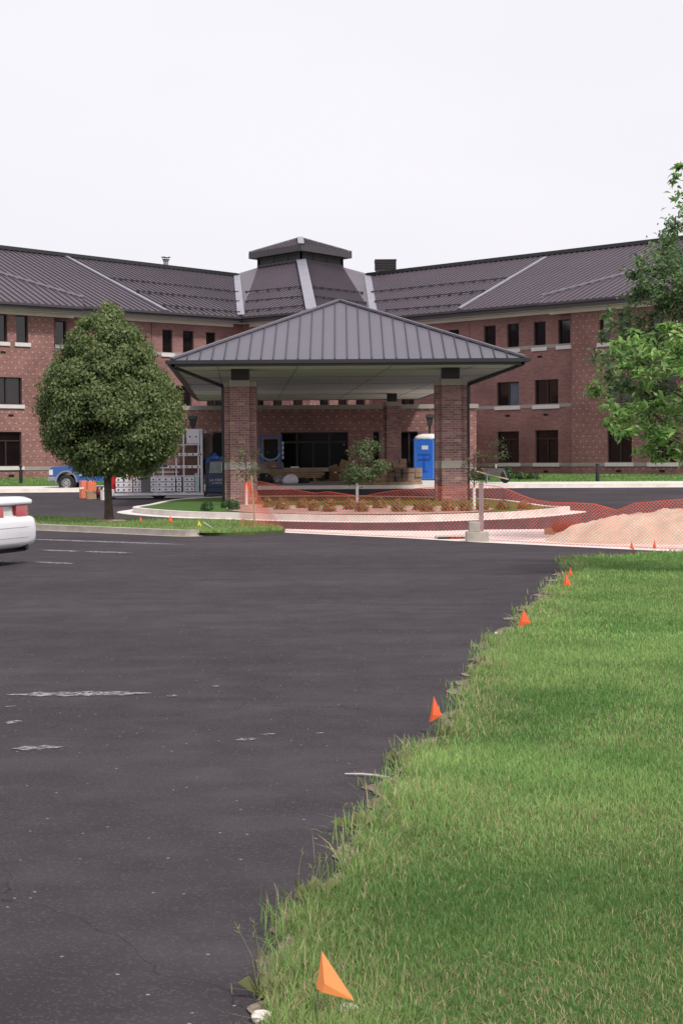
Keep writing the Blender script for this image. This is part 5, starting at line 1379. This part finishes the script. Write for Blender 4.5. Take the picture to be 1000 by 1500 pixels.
mb = MB(); mb.box(U(170), U(260), -.1, .3, Zp(721), Zp(684)); mb.box(U(262), U(296), -.7, -.1, Zp(721), Zp(640)); obj('boxed_glass', mb, plain('brown_carton', (.16, .085, .065), .8, .35, 3), gt, world=False)
mb = MB(); mb.box(U(297), U(307), -.5, .5, Zp(696), Zp(634)); mb.box(U(296), U(313), -.7, -.62, Zp(637), Zp(634)); obj('boxed_glass', mb, plain('dull_carton', (.14, .10, .09), .8, .3, 3), gt, world=False)
# cab
cabL = [(U(301), Zp(722)), (U(301), Zp(676)), (U(306), Zp(672.5)), (U(330), Zp(672)), (U(338), Zp(690)), (U(366), Zp(694)), (U(372), Zp(700)), (U(372), Zp(724)), (U(362), Zp(724)), (U(358), Zp(716)), (U(346), Zp(716)), (U(342), Zp(724))]
mb = MB(); mb.prism(cabL, -.92, .9); cab = obj('cab', mb, MT['carnavy'], gt, world=False, bevel=.04)
mb = MB(); mb.prism([(U(306.5), Zp(693)), (U(308), Zp(676.5)), (U(328), Zp(676)), (U(334), Zp(692.5))], -.935, -.921); obj('side_window', mb, plain('cab_glass', (.24, .28, .28), .15), cab, world=False)
mb = MB(); mb.box(U(325), U(331), -1.08, -.99, Zp(689), Zp(678)); mb.box(U(327), U(329), -1.0, -.92, Zp(684), Zp(683)); obj('wing_mirror', mb, MT['alum'], cab, world=False)
mb = MB(); mb.box(U(301.5), U(342), -.928, -.921, Zp(714), Zp(713)); mb.box(U(303.5), U(304.3), -.928, -.921, Zp(722), Zp(678)); obj('door_gap', mb, MT['dark'], cab, world=False)
textobj('LA CROSSE', .125, MT['trimwhite'], cab, (U(320), -.926, Zp(705)), (R(90), 0, 0)); textobj('LA CROSSE, WI', .075, MT['trimwhite'], cab, (U(321), -.926, Zp(708.8)), (R(90), 0, 0))
for x in (U(232), U(354)):
    for y in (-.78, .78): wheel(gt, x, y, .37, .24)
mb = MB(); 
tp = [];
for k in range(9):
    t = k / 8; x = U(298) + t * (U(327) - U(298)); tp.append((x, .0 + .12 * math.sin(t * 7), Zp(673) + .06 + .14 * math.sin(math.pi * min(1, t * 1.3)) + .03 * math.sin(t * 17)))
ring = []
for x, _, z in tp: ring.append([(x, -.6 + .05 * math.sin(x * 9), z - .22), (x, -.45, z - .02), (x, -.1, z + .03), (x, .4, z), (x, .6, z - .22)])
mb.loft(ring); tarp = obj('tarp', mb, plain('blue_tarp', (.05, .15, .62), .5, .25, 5), smooth=True, loc=None)
tarp.location = gt.location; setp(tarp, 'crumpled blue tarp lying over the cab roof of the rack truck', 'tarp')

# ------------------------------------------------------------------ portable toilet
tb_ = G(620, 704.5, .1); ty = 74.0; tx0 = at(612.5, 700, ty).x
pt_ = thing('portable_toilet', 'bright blue portable toilet with white domed roof beside the entrance', 'portable toilet', (tx0 + .5, ty + .4, gz(ty) + .1), R(-24))
zt_ = 1.9; mb = MB(); mb.box(-.55, .55, -.55, .55, .08, zt_); bodyo = obj('cabin', mb, MT['blue'], pt_, world=False, bevel=.03)
mb = MB(); mb.box(-.6, .6, -.6, .6, 0, .08); obj('base_skid', mb, MT['bluedark'], pt_, world=False)
mb = MB(); rr = []
for z, s in ((zt_ - .02, .58), (zt_ + .04, .59), (zt_ + .12, .54), (zt_ + .19, .42), (zt_ + .23, .25)): rr.append(section(0, s, 0, 0)[:0] or [(s * math.copysign(abs(math.cos(a)) ** .55, math.cos(a)), s * math.copysign(abs(math.sin(a)) ** .55, math.sin(a)), z) for a in np.linspace(0, 2 * math.pi, 25)[:-1]])
mb.loft(rr); obj('roof', mb, MT['white'], pt_, world=False, smooth=True)
MT['blue2'] = plain('door_blue', (.03, .18, .72), .4, .05, 2)
dp = [(-.4, .14), (.4, .14), (.4, 1.72)] + [(.4 * math.cos(a), 1.72 + .2 * math.sin(a)) for a in np.linspace(.15, math.pi - .15, 9)] + [(-.4, 1.72)]
mb = MB(); mb.prism(dp, -.58, -.551); dr = obj('door', mb, MT['blue2'], pt_, world=False)
mb = MB(); mb.box(-.12, .18, -.592, -.581, 1.42, 1.6); obj('sign', mb, MT['white'], dr, world=False)
mb = MB(); mb.box(-.30, .30, -.60, -.581, .95, 1.02); mb.box(-.04, .04, -.60, -.581, .45, 1.0); mb.box(-.26, .30, -.60, -.581, 1.18, 1.22); mb.box(-.03, .03, -.60, -.581, 1.0, 1.2); mb.box(-.2, .2, -.60, -.581, .42, .46); obj('moulded_panel', mb, MT['bluedark'], dr, world=False)
mb = MB(); mb.tube([(.32, -.585, 1.1), (.32, -.62, 1.1)], .03, 8); obj('latch', mb, MT['bluedark'], dr, world=False)
mb = MB()
for s in (-1, 1): mb.box(s * .43 - .012, s * .43 + .012, -.575, -.551, .1, 1.75)
mb.tube([(.43 * math.cos(a), -.565, 1.75 + .2 * math.sin(a)) for a in np.linspace(0, math.pi, 11)], .013, 5)
mb.box(-.43, .43, -.575, -.551, .09, .115); obj('door_trim', mb, plain('pale_blue_trim', (.25, .42, .75), .5), pt_, world=False)
mb = MB(); 
for k in range(6): mb.box(-.565, -.551, -.35, .35, 1.55 + k * .05, 1.575 + k * .05)
obj('side_vents', mb, MT['bluedark'], pt_, world=False)

# lamp posts
def lamp(px, py_top, label, Yl):
    t = at(px, py_top, Yl); g_ = gz(Yl) + .1; o = thing('lamp_post', label, 'street lamp', (t.x, Yl, g_), 0, 'lamp posts by the entrance')
    mb = MB(); mb.tube([(t.x, Yl, g_), (t.x, Yl, t.z - .5)], .05, 10); mb.tube([(t.x, Yl, g_), (t.x, Yl, g_ + .3)], .08, 10); obj('pole', mb, MT['gutter'], o)
    mb = MB(); q = lambda s, z: [(t.x - s, Yl - s, z), (t.x + s, Yl - s, z), (t.x + s, Yl + s, z), (t.x - s, Yl + s, z)]
    mb.hexa(q(.10, t.z - .52), q(.16, t.z - .15)); lh = obj('lamp_head', mb, MT['louver'], o)
    mb = MB(); mb.hexa(q(.2, t.z - .15), q(.17, t.z)); mb.tube([(t.x, Yl, t.z), (t.x, Yl, t.z + .06)], [.03, .015], 6); obj('lamp_cap', mb, MT['gutter'], lh)
lamp(282.5, 609, 'dark lamp post rising behind the glazier racks', 73.2); lamp(629, 607, 'dark lamp post standing behind the blue portable toilet', 76.0)
# bollards
def bollard(px, py0, py1, label):
    b = G(px, py1, .11); s = 2400 / b.y; h = (py1 - py0) / s; o = thing('bollard_light', label, 'bollard', tuple(b), 0, 'dark bollard lights on the lawns')
    mb = MB(); mb.tube([b, b + up * (h - .22)], .085, 14); obj('shaft', mb, MT['gutter'], o)
    mb = MB(); mb.tube([b + up * (h - .22), b + up * (h - .1)], .05, 12); obj('lamp', mb, MT['louver'], o)
    mb = MB(); mb.tube([b + up * (h - .1), b + up * (h - .03), b + up * h], [.088, .088, .03], 14); obj('cap', mb, MT['gutter'], o)
bollard(31, 681, 709, 'dark bollard light on the lawn by the left wing'); bollard(874.5, 678.5, 705.5, 'dark bollard light on the lawn by the right wing')

# wheelbarrow
wbp = at(722, 706.5, 68.5); wz = gz(68.5) + .135
wb = thing('wheelbarrow', 'grey steel wheelbarrow on the far pavement, long wooden handles pointing left', 'wheelbarrow', (wbp.x, 68.5, wz), 0)
mb = MB(); mb.hexa([(-.28, -.22, .38), (.22, -.22, .30), (.22, .22, .30), (-.28, .22, .38)], [(-.48, -.34, .64), (.46, -.34, .62), (.46, .34, .62), (-.48, .34, .64)]); obj('tray', mb, plain('worn_steel', (.12, .105, .10), .6, .3, 8), wb, world=False)
mb = MB(); mb.bar((.62, -.12, .16), (-1.15, -.28, .62), .045, .05); mb.bar((.62, .12, .16), (-1.15, .28, .62), .045, .05); obj('handle', mb, plain('weathered_handle', (.42, .34, .27), .8, .2, 8), wb, world=False)
mb = MB(); mb.tube([(.5, -.06, .2), (.5, .06, .2)], .2, 16); obj('wheel', mb, MT['dark'], wb, world=False)
mb = MB(); 
for s in (-1, 1): mb.bar((-.25, s * .22, .4), (-.3, s * .24, 0), .035, .035); mb.bar((.42, s * .2, .55), (.55, s * .12, .2), .025, .025)
mb.bar((-.3, -.24, .02), (-.3, .24, .02), .03, .03); obj('leg_frame', mb, MT['galv'], wb, world=False)

# ------------------------------------------------------------------ clutter on the entrance walk
PZ = .135
def onwalk(px, Yl): p = at(px, 700, Yl); return Vector((p.x, Yl, gz(Yl) + PZ))
# blue personnel lift
c = onwalk(397, 74.3); lift = thing('mobile_lift', 'blue mobile lift with dark round guard standing left of the entrance doors', 'lift', tuple(c))
mb = MB(); mb.box(-.55, .55, -.4, .4, .18, .6); obj('chassis', mb, plain('lift_body', (.05, .07, .10), .5, .2), lift, world=False, bevel=.03)
MT['liftblue'] = plain('lift_blue', (.05, .13, .34), .4, .15)
mb = MB(); 
for s in (-1, 1): mb.bar((s * .42, -.3, .5), (s * .46, -.3, 2.05), .1, .1, Vector((0, 1, 0))); mb.bar((s * .42, .3, .5), (s * .46, .3, 2.05), .08, .08, Vector((0, 1, 0)))
mb.bar((-.5, -.3, 2.05), (.5, -.3, 2.05), .08, .08); mb.bar((-.5, .3, 2.05), (.5, .3, 2.05), .08, .08); obj('mast', mb, MT['liftblue'], lift, world=False)
mb = MB(); mb.tube([(.40 * math.cos(a), -.38, 1.25 - .3 * math.sin(a)) for a in np.linspace(0, math.pi, 11)], .05, 7); obj('guard_rail', mb, plain('pale_blue_rail', (.16, .32, .48), .4), lift, world=False)
mb = MB(); mb.box(-.32, .32, -.1, .25, .9, 1.9); obj('seat_back', mb, MT['dark'], lift, world=False, bevel=.05)
mb = MB()
for k in range(4): mb.box(.52, .60, -.36, -.30, 1.0 + k * .22, 1.12 + k * .22)
mb.box(.545, .575, -.35, -.31, 1.0, 1.75); obj('lamp_cluster', mb, MT['alum'], lift, world=False)
for x in (-.4, .4):
    mb = MB(); mb.tube([(x, -.48, .2), (x, -.34, .2)], .2, 14); mb.tube([(x, .34, .2), (x, .48, .2)], .2, 14); obj('wheel', mb, MT['dark'], lift, world=False)
# lumber stack
c = onwalk(428, 73.5); mb = MB()
for k in range(5):
    for j in range(4): mb.rbox(c + Vector((random.uniform(-.08, .08), -.3 + j * .2, .15 + k * .085)), 2.7 + random.uniform(-.2, .2), .17, .07, R(1.5))
for x in (-1, 1): mb.rbox(c + Vector((x, 0, 0)), .1, .9, .14)
setp(obj('lumber_stack', mb, MT['wood'], loc=tuple(c)), 'low stack of long boards left of the entrance doors', 'lumber')
c = onwalk(414, 73); mb = MB(); mb.rbox(c + Vector((.55, -.25, .62)), .32, .2, .06, .3); setp(obj('paper_bundle', mb, MT['white'], loc=tuple(c)), 'small white bundle lying on the stack of boards', 'bundle')
for px, Yl, r, m, lb_, sd in ((426, 70.3, (.34, .3, .30), MT['baggrey'] if 'baggrey' in MT else MT['boardgrey'], 'pale grey stuffed sack in front of the stack of boards', 1), (409, 70.8, (.33, .3, .24), MT['galv'], 'dark grey sack left of the pale grey sack', 2),
                          (443, 70.8, (.30, .26, .19), MT['dark'], 'black rubbish bag right of the pale grey sack', 3), (386, 70.5, (.42, .3, .34), MT['dark'], 'large black rubbish bag beside the left brick column', 4)):
    c = onwalk(px, Yl); mb = MB(); mb.blob((c.x, c.y, c.z + r[2] * .35), r, sd, 14, 8, .07, True); setp(obj('rubbish_bag', mb, m, loc=tuple(c), smooth=True), lb_, 'bag', 'rubbish bags by the entrance')
c = onwalk(410, 74.6); mb = MB(); mb.rbox(c, .3, .3, .85, .2); setp(obj('carton', mb, MT['card'], loc=tuple(c)), 'upright brown carton between the lift and the doors', 'box')
c = onwalk(378, 72); mb = MB(); mb.rbox(c, .9, .5, .62, .1); mb.rbox(c + up * .62, .5, .4, .2, .4); setp(obj('carton', mb, plain('pale_carton', (.33, .27, .22), .8, .2), loc=tuple(c)), 'pale cartons piled behind the black bag at the left column', 'box')
# dumped cardboard right of doors
for i, (px, Yl, w, h, tl, lb_) in enumerate([(500, 74.5, .42, .6, .35, 'flattened brown carton leaning right of the entrance doors'), (491, 74, .38, .36, -.4, 'lower carton, leftmost of the leaning heap'), (510, 73.5, .34, .5, -.3, 'carton at the right side of the leaning heap')]):
    c = onwalk(px, Yl); mb = MB(); mb.rbox(c + up * .35, w, .3, h, .3 * i, tl); mb.rbox(c, w * 1.1, .5, .34, -.2 * i); setp(obj('carton', mb, MT['card'], loc=tuple(c)), lb_, 'box')
c = onwalk(513, 72); mb = MB(); mb.bar(c, c + Vector((.15, .1, .95)), .08, .05); mb.bar(c + Vector((.12, 0, 0)), c + Vector((.05, .2, .8)), .1, .04); setp(obj('white_boards', mb, MT['white'], loc=tuple(c)), 'white trim offcuts leaning behind the middle young tree', 'offcuts')
# pallets with boxes
MT['crate'] = plain('brown_block', (.34, .21, .14), .8, .25, 4); MT['crate2'] = plain('dark_block', (.13, .09, .075), .85, .3, 4)
def pallet(px, Yl, w, d, nx_, nz_, label, m, seed, group='loaded pallets by the entrance'):
    c = onwalk(px, Yl); r = random.Random(seed); o = thing('pallet', label, 'pallet', tuple(c), 0, group); mb = MB()
    for y in (-d / 2, 0, d / 2): mb.box(-w / 2, w / 2, y - .05, y + .05, 0, .09)
    for k in range(5): x = -w / 2 + w * (k + .5) / 5; mb.box(x - .06, x + .06, -d / 2 - .05, d / 2 + .05, .092, .115)
    obj('deck', mb, MT['wood'], o, world=False)
    for a in range(nx_):
        for b_ in range(nz_ - (1 if r.random() < .35 else 0)):
            bw_ = w / nx_; bh = .2; q = thing('carton', 'x', 'box')if False else None
            mb = MB(); mb.rbox(Vector((-w / 2 + bw_ * (a + .5), r.uniform(-.04, .04), .118 + b_ * (bh + .004))), bw_ * .94, d * .9, bh, r.uniform(-.05, .05))
            yield c, mb, m, a, b_
MT['crate3'] = plain('tan_block', (.34, .235, .16), .8, .2, 4)
words = ['bottom', 'second', 'third', 'top']; cols_ = ['left', 'middle left', 'middle', 'middle right', 'right']
for (px, Yl, w, d, a_, z_, lb_, m, sd) in ((541, 68.2, 1.0, .8, 3, 3, 'wood pallet of brown blocks right behind the middle young tree', 'crate', 1), (560, 68.0, .75, .8, 3, 3, 'wood pallet of dark blocks, second from the middle young tree', 'crate', 2),
                                 (569, 69.0, 1.5, .8, 5, 5, 'tall stacked pallet in front of the rear right column', 'crate', 3), (583, 67.9, .8, .8, 3, 3, 'pallet of dark bagged blocks between the two tan loads', 'crate2', 4), (602, 68.0, .9, .8, 3, 3, 'pallet of light brown blocks nearest the blue toilet', 'crate3', 5)):
    # blocks are surface pattern of one strapped load
    c = onwalk(px, Yl); r = random.Random(sd); o = thing('pallet', lb_, 'pallet', tuple(c), 0, 'loaded pallets by the entrance'); mb = MB()
    for y in (-d / 2, 0, d / 2): mb.box(-w / 2, w / 2, y - .05, y + .05, 0, .09)
    for k in range(5): x = -w / 2 + w * (k + .5) / 5; mb.box(x - .06, x + .06, -d / 2 - .05, d / 2 + .05, .092, .115)
    obj('deck', mb, MT['wood'], o, world=False)
    mb = MB(); bw_ = w / a_
    for a in range(a_):
        hh = z_ - (1 if r.random() < .4 else 0)
        for b_ in range(hh): mb.rbox(Vector((-w / 2 + bw_ * (a + .5) + r.uniform(-.02, .02), r.uniform(-.06, .03), .118 + b_ * .185)), bw_ * .92, d * .9, .178, r.uniform(-.06, .06))
    obj('load', mb, MT[m], o, world=False, bevel=.01)
for px, Yl, w_, h_, rz_, lb_ in ((456, 73.8, .30, .22, .4, 'small dark box on the floor in front of the entrance doors'), (472, 74.6, .24, .3, 1.0, 'narrow dark box against the right entrance door'),
                             (532, 70.2, .34, .42, .5, 'dark carton wedged behind the middle young tree'), (517, 70.5, .3, .25, .2, 'low crumpled carton at the left foot of the middle young tree')):
    c = onwalk(px, Yl); mb = MB(); mb.rbox(c, w_, w_ * .8, h_, rz_); mb.rbox(c + Vector((w_ * .45, 0, h_ * .8)), w_ * .5, w_ * .7, .02, rz_, .5); setp(obj('carton', mb, MT['crate2'], loc=tuple(c)), lb_, 'box')
c = onwalk(597, 74.8); mb = MB(); mb.blob((c.x, c.y, c.z + .3), (.62, .4, .55), 8, 14, 8, .1, True); setp(obj('covered_heap', mb, MT['dark'], loc=tuple(c), smooth=True), 'black tarp covered heap left of the blue toilet', 'heap')
c = onwalk(561, 76.3); mb = MB(); p = at(561, 640, 76.3); mb.tube([c, Vector((c.x, c.y, p.z))], .05, 8); setp(obj('drain_pipe', mb, MT['galv'], loc=tuple(c)), 'grey pipe standing against the wall left of the rear right column', 'pipe')

# ------------------------------------------------------------------ world and sun
w = bpy.data.worlds.new('World'); scene.world = w; w.use_nodes = True; nt = w.node_tree; nt.nodes.clear()
SUN_EL, SUN_AZ = 52, 142          # azimuth clockwise from +Y
out = nt.nodes.new('ShaderNodeOutputWorld'); bg = nt.nodes.new('ShaderNodeBackground'); nt.links.new(bg.outputs[0], out.inputs[0])
sky = nt.nodes.new('ShaderNodeTexSky'); sky.sky_type = 'NISHITA'; sky.sun_disc = False; sky.sun_elevation = R(SUN_EL); sky.sun_rotation = R(SUN_AZ)
sky.air_density = 1.0; sky.dust_density = 4; sky.ozone_density = 1
tc = nt.nodes.new('ShaderNodeTexCoord'); mp = nt.nodes.new('ShaderNodeMapping'); nt.links.new(tc.outputs['Generated'], mp.inputs[0]); mp.inputs['Scale'].default_value = (1, 1, 2.5)
cl2 = noise_(nt, 1.6, 4, mp.outputs[0])
cloud = ramp_(nt, cl2, [(.3, (8.0, 7.75, 8.4)), (.7, (8.7, 8.5, 8.95))])
nt.links.new(mix_(nt, .93, sky.outputs[0], cloud), bg.inputs[0]); bg.inputs[1].default_value = .10
sl = bpy.data.lights.new('sun', 'SUN'); sl.energy = 2.6; sl.angle = R(8); sl.color = (1, .96, .90)
so = bpy.data.objects.new('sun', sl); col.objects.link(so)
d = Vector((math.sin(R(SUN_AZ)) * math.cos(R(SUN_EL)), math.cos(R(SUN_AZ)) * math.cos(R(SUN_EL)), math.sin(R(SUN_EL))))
so.rotation_euler = d.to_track_quat('Z', 'Y').to_euler()
scene.view_settings.view_transform = 'Standard'; scene.view_settings.look = 'None'; scene.view_settings.gamma = 1; scene.view_settings.exposure = .2
scene.cycles.max_bounces = 6
